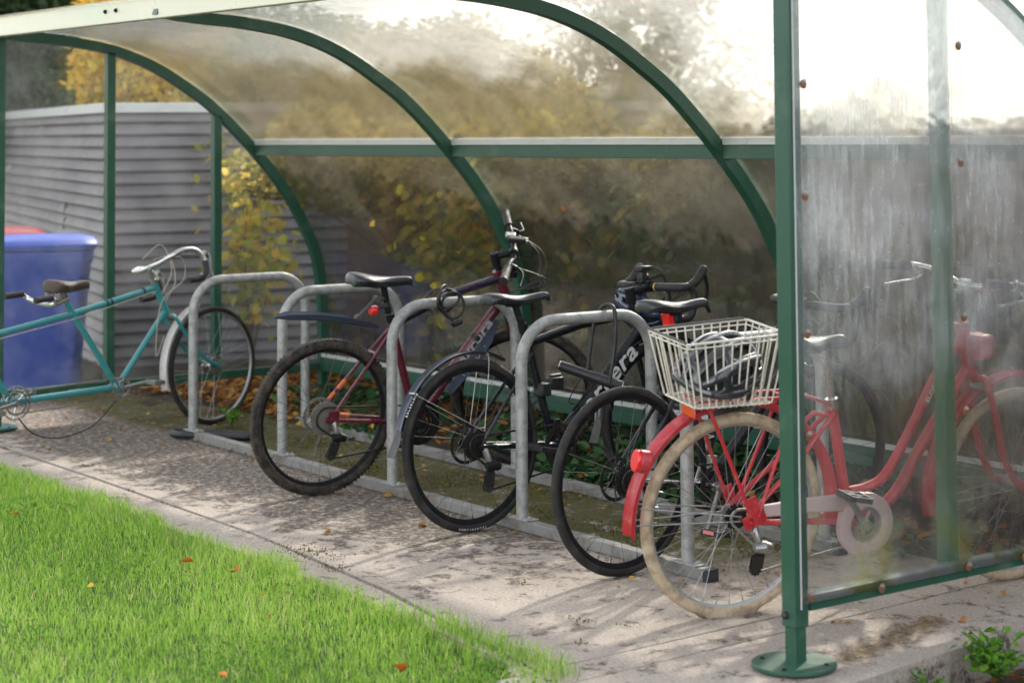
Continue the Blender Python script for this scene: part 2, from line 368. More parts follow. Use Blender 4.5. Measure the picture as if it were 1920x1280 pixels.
def spline(ctrl, seg=8, closed=False):
    P = [V(p) for p in ctrl]; n = len(P); out = []
    rngi = range(n if closed else n-1)
    for i in rngi:
        p0 = P[(i-1) % n] if (closed or i) else P[0]*2-P[1]
        p1 = P[i]; p2 = P[(i+1) % n]; p3 = P[(i+2) % n] if (closed or i < n-2) else P[-1]*2-P[-2]
        for k in range(seg):
            t = k/seg
            out.append(.5*((2*p1)+(p2-p0)*t+(2*p0-5*p1+4*p2-p3)*t*t+(3*p1-p0-3*p2+p3)*t**3))
    if not closed: out.append(P[-1])
    return out
def tag(o, label=None, cat=None, group=None, kind=None):
    if label: o['label'] = label
    if cat: o['category'] = cat
    if group: o['group'] = group
    if kind: o['kind'] = kind
    return o
def empty(name, loc=(0, 0, 0), rot=None):
    o = bpy.data.objects.new(name, None); C.objects.link(o); o.empty_display_size = .1
    if rot is not None: o.matrix_world = Matrix.Translation(loc) @ rot.to_4x4()
    else: o.location = loc
    return o
def np_mesh(name, verts, faces_list, m, rnd=None, parent=None, smooth=False):
    # faces_list: list of (n_faces, k) int arrays
    me = bpy.data.meshes.new(name); nv = len(verts)
    me.vertices.add(nv); me.vertices.foreach_set('co', np.asarray(verts, np.float32).ravel())
    loops = np.concatenate([f.ravel() for f in faces_list]).astype(np.int32)
    tot = np.concatenate([np.full(len(f), f.shape[1], np.int32) for f in faces_list])
    st = np.concatenate([[0], np.cumsum(tot)[:-1]]).astype(np.int32)
    me.loops.add(len(loops)); me.loops.foreach_set('vertex_index', loops)
    me.polygons.add(len(tot)); me.polygons.foreach_set('loop_start', st); me.polygons.foreach_set('loop_total', tot)
    me.update(calc_edges=True); me.validate()
    if rnd is not None:
        a = me.attributes.new('rnd', 'FLOAT', 'POINT'); a.data.foreach_set('value', np.asarray(rnd, np.float32))
    me.materials.append(M[m])
    o = bpy.data.objects.new(name, me); C.objects.link(o)
    if parent is not None: o.parent = parent
    if smooth: me.shade_smooth()
    return o
LEAF = np.array([(0, 0, 0), (-.22, .18, .05), (-.36, .48, .07), (-.2, .8, .03), (0, 1, -.05), (.2, .8, .03), (.36, .48, .07), (.22, .18, .05), (0, .3, -.01), (0, .65, -.02)])
LEAF_T = np.array([(0, 8, 1), (0, 7, 8), (9, 4, 3), (9, 5, 4)]); LEAF_Q = np.array([(8, 9, 2, 1), (9, 3, 2, 2), (8, 7, 6, 9), (9, 6, 5, 5)])
LEAF_T = np.array([(0, 8, 1), (0, 7, 8), (9, 4, 3), (9, 5, 4), (9, 3, 2), (9, 6, 5), (8, 2, 1), (8, 9, 2), (8, 7, 6), (8, 6, 9)])
DIAM = np.array([(0, 0, 0), (-.3, .5, .04), (0, 1, 0), (.3, .5, .04)]); DIAM_Q = np.array([(0, 3, 2, 1)])
def rand_rot(n, up=.0, droop=0.):
    d = rng.normal(size=(n, 3)); d[:, 2] -= droop; d /= np.linalg.norm(d, axis=1)[:, None]      # leaf long axis
    u = rng.normal(size=(n, 3)); u[:, 2] += up
    w = np.cross(d, u); w /= np.linalg.norm(w, axis=1)[:, None]; z = np.cross(w, d)
    return w, d, z
def leaves(name, cen, size, m, parent=None, detailed=True, up=0., droop=0., var=.4, rnd=None, axes=None):
    n = len(cen); cen = np.asarray(cen); w, d, z = axes if axes else rand_rot(n, up, droop)
    T = LEAF if detailed else DIAM
    s = size*(1+var*(rng.random(n)*2-1))
    vs = cen[:, None, :]+s[:, None, None]*(T[None, :, 0, None]*w[:, None, :]+T[None, :, 1, None]*d[:, None, :]+T[None, :, 2, None]*z[:, None, :])
    k = len(T); off = (np.arange(n)*k)[:, None, None]
    F = (LEAF_T if detailed else DIAM_Q)[None]+off
    r = rng.random(n) if rnd is None else rnd
    return np_mesh(name, vs.reshape(-1, 3), [F.reshape(-1, F.shape[2])], m, np.repeat(r, k), parent)
def text(s_, size, mat4, m, parent, name='lettering', ext=.0006, bold=.0, shear=0., sx=1., space=1.):
    cu = bpy.data.curves.new('txt', 'FONT'); cu.body = s_; cu.size = size; cu.extrude = ext; cu.offset = bold; cu.shear = shear
    cu.align_x = 'CENTER'; cu.align_y = 'CENTER'; cu.space_character = space; cu.resolution_u = 3
    o = bpy.data.objects.new('txt', cu); C.objects.link(o); bpy.context.view_layer.update()
    me = bpy.data.meshes.new_from_object(o.evaluated_get(bpy.context.evaluated_depsgraph_get()))
    bpy.data.objects.remove(o); bpy.data.curves.remove(cu)
    me.transform(mat4 @ Matrix.Diagonal((sx, 1, 1, 1))); me.name = name
    me.materials.clear(); me.materials.append(M[m])
    t = bpy.data.objects.new(name, me); C.objects.link(t); t.parent = parent
    return t

# ------------------------------------------------------------------ setting
def sheet(name, pts, z, th, m, kind='structure'):
    b = MB(); n = len(pts)
    b.add([(x, y, z) for x, y in pts]+[(x, y, z-th) for x, y in pts],
          [tuple(range(n)), tuple(range(n, 2*n))[::-1]]+[(i, i+n, (i+1) % n+n, (i+1) % n) for i in range(n)])
    o = b.build(name, m, smooth=0); o['kind'] = kind; return o
sheet('ground', [(-90, -60), (60, -60), (60, 90), (-90, 90)], -.13, .05, 'soil')
FJ = [(-8, -.72), (-1.3, -.84), (.4, -.90), (1.57, -1.02), (2.53, -1.20), (2.735, -1.235)]     # joint between slab and edging
sheet('concrete_slab', FJ+[(2.735, -1.0), (2.71, -.22), (2.69, .82), (-2.9, .82), (-3.3, .62), (-8, .5)], 0, .12, 'concrete')
sheet('concrete_edging', [(x, y-.017-.004*math.sin(x*9)) for x, y in FJ]+[(2.735, -1.34), (2.6, -1.26), (2.0, -1.185), (.8, -1.115), (-1, -1.115), (-8, -1.11)], -.002, .12, 'concrete')
sheet('concrete_strip', [(2.747, -1.4), (2.905, -1.4), (2.872, -.38), (2.82, .885), (2.80, 2.0), (2.70, 2.0), (2.722, -.22)], -.001, .12, 'concrete')
sheet('concrete_path', [(2.918, -1.6), (3.52, -1.6), (3.43, -.61), (3.32, .28), (3.20, 2.1), (2.81, 2.1), (2.832, .885), (2.884, -.38)], 0, .13, 'concrete')
def bumpy(name, x0, x1, y0, y1, z, amp, step, m):
    nx, ny = int((x1-x0)/step)+1, int((y1-y0)/step)+1
    xs = np.linspace(x0, x1, nx); ys = np.linspace(y0, y1, ny); X, Y = np.meshgrid(xs, ys)
    Z = z+amp*(np.sin(X*7.1+Y*3.3)*.3+np.sin(X*17+1.3)*np.cos(Y*19)*.35+rng.normal(size=X.shape)*.3)
    v = np.stack([X, Y, Z], -1).reshape(-1, 3); i = np.arange(nx-1)[None]+np.arange(ny-1)[:, None]*nx
    f = np.stack([i, i+1, i+nx+1, i+nx], -1).reshape(-1, 4)
    o = np_mesh(name, v, [f], m, smooth=True); o['kind'] = 'structure'; return o
bumpy('soil_bed', -7.5, 2.69, .83, 2.2, .0, .018, .06, 'soil')
bumpy('soil_bed', -7.5, -2.80, .44, .90, -.004, .016, .05, 'soil')
bumpy('soil_verge', 3.45, 5.2, -1.6, 2.2, -.085, .02, .05, 'soil')
bumpy('turf_ground', -8, 6.0, -7.0, -1.16, -.022, .012, .08, 'turf')

# brick wall behind the shelter
b = MB(); b.box((3.0, 2.28, .72), (13.9, .22, 1.78)); w = b.build('brick_wall', 'brick', smooth=0)
tag(w, 'long old brown brick wall with pale mortar running behind the shelter', 'wall')
cb = MB()
for i in range(23): cb.box((-3.65+i*.605, 2.28, 1.635), (.598, .28, .045))
cp = cb.build('coping', 'concrete', w, smooth=0, bevel=.006)
# shed with horizontal cladding
cor = V((-5.43, 1.11, 0)); dR = V((.247, .969, 0)); dL = V((-.969, .247, 0)); nR = V((.969, -.247, 0)); nL = V((-.247, -.969, 0))
prof = []; H0, pitch, nb = -.12, .0865, 22
for i in range(nb):
    z0 = H0+i*pitch
    prof += [(.006, z0-.001), (.034, z0+.004), (.040, z0+.014), (.030, z0+.040), (.010, z0+pitch-.012), (.0, z0+pitch-.003)]
ZT = H0+nb*pitch
b = MB(); vs = []; K = len(prof)
for base, nn in ((cor+dL*5.5, nL), (cor, nL+nR), (cor+dR*4.6, nR)):
    for o_, z in prof: vs.append(base+nn*o_+V((0, 0, z)))
fs = [(j*K+k, (j+1)*K+k, (j+1)*K+k+1, j*K+k+1) for j in range(2) for k in range(K-1)]
b.add(vs, fs)
b.add([cor+dL*5.5+V((0, 0, ZT)), cor+V((0, 0, ZT)), cor+dR*4.6+V((0, 0, ZT)), cor+dR*4.6+dL*5.5+V((0, 0, ZT))], [(0, 1, 2, 3)])
shed = empty('shed', cor); 
tag(shed, 'low grey shed clad in overlapping horizontal boards, beyond the left end of the shelter', 'shed')
shed_b = b.build('wall', 'cladding', shed, smooth=0); shed_b.location = -cor
b = MB(); tz = V((0, 0, ZT+.02))
b.bar(cor+dL*5.5+nL*.02+tz, cor+nL*.02+nR*.05+tz, .06, .07); b.bar(cor+nR*.02+nL*-.012+tz, cor+dR*4.6+nR*.02+tz, .06, .07)
t_ = b.build('fascia', 'lip', shed, smooth=0, bevel=.004); t_.location = -cor
for (dd, z, dz) in ((1.55, 1.10, .10), (1.6, .98, .09)):
    b = MB(); p = cor+dL*dd+nL*.03+V((0, 0, z)); b.bar(p, p+dL*.10+V((0, 0, -dz)), .006, .022, up=nL)
    t_ = b.build('broken_slat_shade', 'blackplastic', shed, smooth=0); t_.location = -cor  # black bar painted in for the shade of a broken-slat gap

# wheelie bins
def bin_(loc, rz, m, label, lab=None):
    r = empty('wheelie_bin', loc, Matrix.Rotation(rz, 3, 'Z')); tag(r, label, 'bin')
    b = MB()
    rows = []
    for z, hx, hy in ((.0, .24, .27), (.06, .27, .30), (.90, .345, .37), (.93, .36, .385), (.99, .365, .39), (.99, .33, .355)):
        rows.append([(sx*hx*(1-.0), sy*hy, z) for sx, sy in ((-1, -.82), (-.82, -1), (.82, -1), (1, -.82), (1, .82), (.82, 1), (-.82, 1), (-1, .82))])
    vs = [p for r_ in rows for p in r_]; fs = [(i*8+k, i*8+(k+1) % 8, (i+1)*8+(k+1) % 8, (i+1)*8+k) for i in range(len(rows)-1) for k in range(8)]
    b.add(vs, fs+[tuple(range(8))[::-1]]); b.build('body', m, r, bevel=.008)
    b = MB()
    rows = []
    for z, k in ((.995, 1.0), (1.03, 1.02), (1.055, .96), (1.075, .72), (1.08, .3)):
        rows.append([(sx*.375*k, sy*.40*k, z) for sx, sy in ((-1, -.82), (-.82, -1), (.82, -1), (1, -.82), (1, .82), (.82, 1), (-.82, 1), (-1, .82))])
    vs = [p for r_ in rows for p in r_]; fs = [(i*8+k, i*8+(k+1) % 8, (i+1)*8+(k+1) % 8, (i+1)*8+k) for i in range(len(rows)-1) for k in range(8)]
    b.add(vs, fs+[tuple(range(32, 40)), tuple(range(8))[::-1]]); b.build('lid', m, r, bevel=.006)
    b = MB(); b.tube([(-.30, .43, .96), (.30, .43, .96)], .016); b.box((-.3, .40, .96), (.03, .08, .03)); b.box((.3, .40, .96), (.03, .08, .03)); b.build('handle', m, r)
    for sx in (-1, 1):
        MB().disc((sx*.27, .33, .10-.0), .10, .05, 24, 'x').build('wheel', 'blackplastic', r)
    return r
bn = bin_((-4.60, .24, -.10), R_(66), 'bluebin', 'blue wheelie bin standing beyond the left end of the shelter')
bin_((-5.22, .16, -.07), R_(70), 'redbin', 'wheelie bin with a red lid, mostly hidden behind the blue bin')

mt = Matrix.Rotation(R_(90), 4, 'X'); mt.translation = (-.27, -.377, .50); text('243', .06, mt, 'white', bn, 'bin_lettering', ext=.0015, bold=.001)
MB().box((-.335, -.374, .71), (.06, .003, .20)).build('bin_sticker', 'white', bn, smooth=0)

# ------------------------------------------------------------------ bike shelter
XL, XF1, XF2, XR, YF = -3.05, -.950, 1.135, 3.198, -.618
ARC = [(-.70, 2.200), (-.62, 2.178), (-.45, 2.160), (-.25, 2.145), (0, 2.108), (.2, 2.05), (.36, 1.98), (.5, 1.898), (.67, 1.785), (.85, 1.628), (1.02, 1.457), (1.16, 1.295), (1.275, 1.12), (1.385, .90), (1.428, .70), (1.445, .47), (1.447, .2), (1.447, .0)]
def arcpts(off=0., seg=6, a=ARC):
    P = spline([(0, y, z) for y, z in a], seg); out = []
    for i, p in enumerate(P):
        t = (P[min(i+1, len(P)-1)]-P[max(i-1, 0)]).normalized(); nrm = V((0, -t.z, t.y))     # outward (up / back)
        nrm = V((0, t.z*-1, t.y)); 
        out.append(p+nrm*off)
    return out
sh = empty('bike_shelter', (0, 0, 0))
tag(sh, 'green steel bike shelter with a curved clear plastic roof and clear end panels', 'shelter')
def lift(x, y): return .055*min(1, max(0, (1-y)/.8)) if x > 3 else 0.
def arch(x, label=None):
    b = MB(); P = [p+V((x, 0, lift(x, p.y))) for p in arcpts()]
    s_ = .0275; b.sweep(P, [(-.025, -s_), (.025, -s_), (.025, s_), (-.025, s_)], up0=(1, 0, 0))
    o = b.build('arch', 'green', sh, smooth=30)
    b2 = MB(); b2.box((x, 1.447, .008), (.14, .14, .012)); b2.build('foot_plate', 'green', o, bevel=.002)
    return o
for x in (XL, XF1, XF2, XR): 
    a = arch(x)
    b = MB(); b.box((x+.035, 1.0, 1.575), (.05, .05, .02), Matrix.Rotation(R_(-44), 3, 'X')); b.box((x+.03, 1.015, 1.562), (.045, .045, .03)); b.build('bracket', 'blackmetal', a)
for x, y, sz in ((XR, YF, .058), (XL-.02, YF, .058)):
    b = MB(); b.box((x, y, 1.135), (sz, sz, 2.03)); o = b.build('post', 'green', sh, smooth=0, bevel=.004)
    b = MB(); b.box((x, y, .07), (sz-.012, sz-.012, .125)); b.build('post_sleeve', 'green', o, smooth=0, bevel=.003)
    b = MB(); b.disc((x+.004, y-.012, .012), .128, .012, 48, 'z'); b.build('base_plate', 'green', o, bevel=.002)
    for k in range(4):
        a_ = k*math.pi/2+.5; MB().disc((x+.004+.1*math.cos(a_), y-.012+.1*math.sin(a_), .0205), .007, .003, 10, 'z').build('bolt', 'blackmetal', o)
    b = MB(); b.lathe((x-.010, y-sz/2, .155), [(.0001, -.016), (.006, -.0155), (.0105, -.011), (.012, -.002), (.012, .0), (.0001, .0)], 16, 'y'); b.build('cap', 'rubbercap', o)
for x, yb in ((XL, .035), (XL, .715), (XR, .065), (XR, .73)):
    zt = 2.085 if yb < .3 else 1.72
    b = MB(); b.box((x+(-.0 if x < 0 else 0), yb, (zt+.19)/2), (.05, .05, zt-.19)); b.build('end_post', 'green' if x < 0 else 'greenlight', sh, smooth=0, bevel=.003)  # right posts take the green with hazy light in its colour
for x, z0 in ((XL, .19), (XR, .186)):
    b = MB(); b.box((x, (YF+1.42)/2+.012, z0), (.048, 1.42-YF-.06, .048)); b.build('end_rail', 'green', sh, smooth=0, bevel=.003)
# eave beam, rear beam, bottom rail
b = MB(); b.box((.03, -.675, 2.205), (6.62, .05, .10)); eb = b.build('eave_beam', 'greenpale', sh, smooth=0, bevel=.004)
for x in (-1.50, -1.38, .58, .70, 2.6, 2.72):
    b = MB(); b.lathe((x, -.70, 2.215), [(.0001, -.014), (.005, -.014), (.005, -.008), (.011, -.008), (.012, 0), (.0001, 0)], 6, 'y'); b.build('bolt', 'blackmetal', eb)
for x0, x1 in ((XL+.026, XF1-.026), (XF1+.026, XF2-.026), (XF2+.026, XR-.026)):
    b = MB(); b.bar((x0-.026, .985, 1.512), (x1+.026, .985, 1.512), .05, .060); o = b.build('rear_beam', 'green', sh, smooth=0, bevel=.003)
    b = MB(); b.bar((x0, .982, 1.559), (x1, .982, 1.559), .056, .032); b.build('cover_strip', 'lip', o, smooth=0, bevel=.003)
    b = MB(); b.bar((x0, 1.447, .205), (x1, 1.447, .205), .05, .085); o = b.build('bottom_rail', 'green', sh, smooth=0, bevel=.003)
    b = MB(); b.bar((x0, 1.428, .258), (x1, 1.428, .258), .022, .020); b.build('rail_lip', 'lip', o, smooth=0)
    # roof and rear sheets
    P = arcpts(.034)
    def strip(P, x0, x1, th=.004):
        b = MB(); n = len(P); vs = []
        for i, p in enumerate(P):
            t = (P[min(i+1, n-1)]-P[max(i-1, 0)]).normalized(); nr = V((0, -t.z, t.y))
            for xx, o_ in ((x0, 0), (x1, 0), (x1, th), (x0, th)): vs.append((xx, p.y+nr.y*o_, p.z+nr.z*o_))
        fs = [(i*4+k, i*4+(k+1) % 4, (i+1)*4+(k+1) % 4, (i+1)*4+k) for i in range(n-1) for k in range(4)]
        b.add(vs, fs+[(0, 1, 2, 3), tuple(4*(n-1)+k for k in (3, 2, 1, 0))]); return b
    RP = [V((0, -.72, 2.262)), V((0, -.69, 2.25)), V((0, -.64, 2.215))]+[p for p in P if p.y > -.56 and p.z > 1.535]
    BP = [p for p in P if p.z < 1.50 and p.z > .15]
    strip(RP, x0-.02, x1+.02).build('roof_panel', 'roof_polycarbonate', sh, smooth=60)
    strip(BP, x0-.02, x1+.02).build('rear_panel', 'rear_polycarbonate', sh, smooth=60)
def endpanel(x, ya, yb, m, th=.005):
    P = [p+V((0, 0, lift(x, p.y))) for p in arcpts(.0) if ya < p.y < yb and p.z > .2]
    zb0 = .172 if x < 0 else .189; pts = [(ya, zb0)]
    ztop = lambda y: min((abs(p.y-y), p.z+lift(x, p.y)) for p in arcpts())[1]
    pts += [(ya, ztop(ya))]+[(p.y, p.z) for p in P]
    if yb > 1.4: pts += [(1.44, zb0)]
    else: pts += [(yb, ztop(yb)), (yb, zb0)]
    b = MB(); n = len(pts)
    b.add([(x, y, z) for y, z in pts]+[(x+th, y, z) for y, z in pts], [tuple(range(n)), tuple(range(n, 2*n))[::-1]]+[(i, i+n, (i+1) % n+n, (i+1) % n) for i in range(n)])
    return b.build('end_panel', m, sh, smooth=0)
ep = endpanel(XR+.0300, YF-.004, .088, 'right_polycarbonate'); ep2 = endpanel(XR+.0300, .090, 1.5, 'right_polycarbonate')
endpanel(XL-.047, YF+.012, .034, 'left_polycarbonate'); endpanel(XL-.047, .036, 1.5, 'left_polycarbonate')
def boltset(o, pts):
    for y, z in pts:
        b = MB().lathe((XR+.0352, y, z-.006), [(.0001, 0), (.015, 0), (.011, .0009), (.0001, .0011)], 14, 'x').build('rust_stain', 'ruststain', o); b = MB(); b.lathe((XR+.0370, y, z), [(.0001, 0), (.010, 0), (.0095, .002), (.006, .0025), (.0055, .007), (.003, .009), (.0001, .009)], 12, 'x'); b.build('bolt', 'rust', o)
boltset(ep, [(YF+.035, z) for z in (1.75, 1.41, .995, .69, .215)]+[(-.28, .195)])
boltset(ep2, [(.125, z) for z in (1.88, 1.5, 1.0, .70, .205)]+[(.40, .195), (.72, .195), (.72, .7), (.72, 1.1)])
b = MB()
for z in (1.75, 1.41, .995, .69): b.box((XR+.0465, YF+.033, z-.012), (.0006, .012, .03))
# white edging bead on the near edge of the end panel
b = MB(); b.box((XR+.0335, YF-.0065, 1.15), (.005, .0025, 1.95)); b.build('edge_bead', 'cream', ep, smooth=0)

# ------------------------------------------------------------------ bike rack
rk = empty('bike_rack', (0, 0, 0), Matrix.Rotation(-.0289, 3, 'Z'))
tag(rk, 'galvanised steel rack of five hoops on two ground rails under the shelter', 'bike rack')
HX = (-2.055, -1.05, -.005, 1.015, 2.070); HW = .672; HH = .832
for y in (0, HW):
    b = MB(); b.box((.045, y, .0225), (4.28 if y == 0 else 4.2, .05, .043)); o = b.build('ground_rail', 'galvdirty', rk, smooth=0, bevel=.003)
    b = MB(); b.box((2.195 if y == 0 else 2.155, y, .0225), (.03, .054, .047)); b.build('end_cap', 'rubbercap', o, smooth=0, bevel=.003)
    for x in (-.62, .43, 1.5):
        MB().box((x, y, .024), (.004, .053, .047)).build('joint', 'galv', o, smooth=0)
for x in HX:
    P = [V((x, 0, .045)), V((x, 0, .35))]; r = .17
    for k in range(11):
        a = math.pi-k*math.pi/20; P.append(V((x, r+r*math.cos(a), HH-r+r*math.sin(a))))
    for k in range(11):
        a = math.pi/2-k*math.pi/20; P.append(V((x, HW-r+r*math.cos(a), HH-r+r*math.sin(a))))
    P += [V((x, HW, .35)), V((x, HW, .045))]
    b = MB(); b.tube(P, .0245, 20, up0=(1, 0, 0)); o = b.build('hoop', 'galv', rk, smooth=50)
    for y in (0, HW):
        b = MB(); b.box((x+.01, y, .0475), (.13, .062, .006)); f = b.build('foot_plate', 'galv', o, smooth=0, bevel=.0015)
        b = MB(); b.lathe((x+.055, y, .0505), [(.0001, 0), (.009, 0), (.009, .006), (.006, .009), (.0001, .009)], 6, 'z'); b.build('bolt', 'galv', f)

# ------------------------------------------------------------------ bicycles
# local frame of a bicycle: X forward, Y to its left, Z up, origin under the rear (tandem: front) axle
def bike_root(name, x, y, heading, lean, label, cat='bicycle', z=0.):
    h = V((math.cos(heading), math.sin(heading), 0)); n = V((-math.sin(heading), math.cos(heading), 0))
    up = V((0, 0, 1))*math.cos(lean)+n*math.sin(lean); left = up.cross(h)
    r = empty(name, (x, y, z), Matrix((h, left, up)).transposed()); tag(r, label, cat); return r
def circ(c, r, a0, a1, n=24, dy=0.):
    return [V((c[0]+r*math.cos(R_(a0+(a1-a0)*i/n)), c[1]+dy, c[2]+r*math.sin(R_(a0+(a1-a0)*i/n)))) for i in range(n+1)]
def wheel(root, hub, R, tr, T=None, rim='blackmetal', tyre='rubber', spoke='blackspoke', ns=28, rimd=.022, rotor=0, cassette=0, cogm='cog', hubm='blackmetal', flat=False, knob=False, name='wheel', rotr=.08, hubr=.018, drop=.10):
    hx, hy, hz = hub; c = V(hub); Rc = R-tr
    prof = [(Rc+tr*math.cos(a)*1.0, tr*.96*math.sin(a)) for a in [2*math.pi*k/16 for k in range(16)]]
    b = MB(T); b.lathe(c, [(r, h) for r, h in prof], 96)
    if knob:
        for k in range(110):
            a = 2*math.pi*k/110
            for s_ in (-1, 1):
                da = .014*(s_); rr = R-.0070
                p = c+V((rr*math.cos(a+da), s_*tr*.52, rr*math.sin(a+da)))
                b.box(p, (.009, tr*.62, .010), Matrix.Rotation(-(a+da)+0, 3, 'Y'))
    if flat and T is None:      # soft tyre squashed where it stands
        nv = []
        for (x, y, z) in b.v:
            if z < .012:
                w = (.012-z)/.012; y = y*(1+.45*min(1, w)); z = .0025+.0*z
            nv.append((x, y, z))
        b.v = nv
    t = None
    wb = MB(T)      # rim
    ri = Rc-tr*.55
    wb.lathe(c, [(ri, -tr*.62), (ri+.006, -tr*.66), (ri, -tr*.5), (ri-.004, 0), (ri, tr*.5), (ri+.006, tr*.66), (ri, tr*.62), (ri-rimd*.6, tr*.45), (ri-rimd, tr*.16), (ri-rimd, -tr*.16), (ri-rimd*.6, -tr*.45)], 96)
    w = wb.build(name, rim, root, smooth=30)
    b.build('tyre', tyre, w, smooth=40)
    sb = MB(T); fl = .030
    for k in range(ns):
        side = 1 if k % 2 else -1; a = 2*math.pi*k/ns; cross = (1 if (k//2) % 2 else -1)*1.15
        p0 = c+V((hubr*1.3*math.cos(a+cross), side*fl, hubr*1.3*math.sin(a+cross))); p1 = c+V(((ri-rimd)*math.cos(a), 0, (ri-rimd)*math.sin(a)))
        sb.tube([p0, p1], .0010, 4, up0=(0, 1, 0))
        p2 = p1+(p0-p1).normalized()*.014; sb.tube([p1, p2], .0021, 5, up0=(0, 1, 0))
    sb.build('spokes', spoke, w)
    hb = MB(T); hb.lathe(c, [(.0001, -.05), (.007, -.05), (.007, -fl-.004), (hubr*1.5, -fl-.002), (hubr*1.5, -fl+.002), (hubr*.75, -fl+.006), (hubr*.75, fl-.006), (hubr*1.5, fl-.002), (hubr*1.5, fl+.002), (.007, fl+.004), (.007, .05), (.0001, .05)], 20)
    hb.build('hub', hubm, w)
    if rotor:
        rb = MB(T); cy = V((0, .038, 0))
        rb.lathe(c+cy, [(rotr-.014, -.001), (rotr, -.001), (rotr, .001), (rotr-.014, .001)], 48)
        for k in range(6):
            a = k*math.pi/3; rb.bar(c+cy+V((.02*math.cos(a), 0, .02*math.sin(a))), c+cy+V(((rotr-.012)*math.cos(a+.5), 0, (rotr-.012)*math.sin(a+.5))), .002, .007, up=(0, 1, 0))
        rb.disc(c+cy, .022, .003); rb.build('brake_disc', 'steel' if cogm == 'cog' else 'darkcog', w, smooth=0)
    if cassette:
        cb = MB(T); rmax, nc = cassette, 9
        for k in range(nc):
            r = .022+(rmax-.022)*((nc-1-k)/(nc-1))**1.15; y = -.022-k*.0032
            cb.gear(c+V((0, y, 0)), r, max(11, int(r*2*math.pi/.0127)), .0018, .012)
        cb.build('cassette', cogm, w, smooth=0)
    return w
def chain(root, pr, rr, cr, rc, y, T=None, jock=None, m='darkcog', pitch=.0127):
    # crankset centre pr radius rr, cassette centre cr radius rc, jockeys [(x,z,r),(x,z,r)]
    pts = []
    pr, cr = V((pr[0], y, pr[1])), V((cr[0], y, cr[1]))
    def arc(c, r, a0, a1, n=14): return [c+V((r*math.cos(R_(a0+(a1-a0)*k/n)), 0, r*math.sin(R_(a0+(a1-a0)*k/n)))) for k in range(n+1)]
    if jock:
        (x1, z1, r1), (x2, z2, r2) = jock
        pts = arc(pr, rr, -88, 92) + arc(cr, rc, 92, 235) + arc(V((x1, y, z1)), r1, 60, -60, 8) + arc(V((x2, y, z2)), r2, 120, 262, 8)
    else: pts = arc(pr, rr, -88, 92)+arc(cr, rc, 92, 268)
    pts.append(pts[0]); b = MB(T)
    # walk and place links
    acc = []; d = 0
    for a, bb in zip(pts, pts[1:]):
        l = (bb-a).length; 
        if l < 1e-6: continue
        while d <= l: acc.append(a+(bb-a)*(d/l)); d += pitch
        d -= l
    for i, (a, bb) in enumerate(zip(acc, acc[1:]+acc[:1])):
        if (bb-a).length > .03: continue
        wdt = .0068 if i % 2 else .0045
        b.bar(a, bb, wdt, .0075, up=(0, 1, 0)) if False else b.box((a+bb)/2, ((bb-a).length+.003, wdt, .0072), Matrix.Rotation(-math.atan2((bb-a).z, (bb-a).x), 3, 'Y'))
    b.build('chain', m, root, smooth=0)
def saddle(root, tail, nose, w=.072, m='vinyl', thick=.046, dip=.010, name='saddle', kick=0.):
    t, n = V((tail[0], 0, tail[1])), V((nose[0], 0, nose[1])); d = (n-t); l = d.length; d.normalize(); u = V((-d.z, 0, d.x))
    st = [(0, .52, -.006), (.03, .80, .0), (.12, 1.0, .002), (.24, 1.0, -.002), (.36, .80, -.007), (.48, .52, -.010), (.6, .33, -.010), (.75, .26, -.006), (.9, .25, -.002), (.97, .20, -.006), (1.0, .08, -.013)]
    vs = []; K = 14
    for s_, ww, dz in st:
        hw = w*ww
        for k in range(K):
            a = 2*math.pi*k/K; cy, cz = math.cos(a), math.sin(a)
            y = hw*math.copysign(abs(cy)**.7, cy)
            if cz >= 0: z = dz*(dip/.010)-.004*(abs(cy)**3)*2.+(.004)*(1-cy*cy)-(.012*(abs(cy)**4))
            else: z = dz*(dip/.01)-.010-thick*(.45+.55*abs(cy)**.8)*abs(cz)**.5*(.55+.45*(1-s_))
            vs.append(t+d*(s_*l)+u*(z-.004)+V((0, y, 0)))
    fs = [(i*K+k, i*K+(k+1) % K, (i+1)*K+(k+1) % K, (i+1)*K+k) for i in range(len(st)-1) for k in range(K)]
    b = MB(); b.add(vs, fs+[tuple(range(K)), tuple((len(st)-1)*K+k for k in range(K))[::-1]])
    o = b.build(name, m, root, subsurf=2, smooth=180)
    rb = MB()
    for s_ in (-1, 1):
        P = [t+d*(.10*l)+u*-.026+V((0, s_*.035, 0)), t+d*(.28*l)+u*-.048+V((0, s_*.022, 0)), t+d*(.58*l)+u*-.050+V((0, s_*.022, 0)), t+d*(.88*l)+u*-.022+V((0, s_*.010, 0))]
        rb.curve(P, .0036, 8)
    rb.box(t+d*(.42*l)+u*-.052, (.045, .05, .018)); rb.build('rail', 'blackmetal', o)
    return o
def pedal(root, p, m='blackplastic', crankpar=None, refl=None, rot=0.):
    b = MB(); p = V(p); Rm = Matrix.Rotation(rot, 3, 'Y')
    q = lambda x, y, z: p+Rm @ V((x, y, z))
    for x in (-.042, .042): b.box(q(x, 0, 0), (.010, .085, .022), Rm)
    for y in (-.042, 0, .042): b.box(q(0, y, 0), (.088, .010, .018), Rm)
    b.disc(q(0, 0, 0), .010, .10, 12); o = b.build('pedal', m, root, smooth=0, bevel=.002)
    if refl:
        for sx_ in (-.048, .048): MB().box(q(sx_, 0, 0), (.003, .055, .013), Rm).build('reflector', refl, o, smooth=0)
    return o
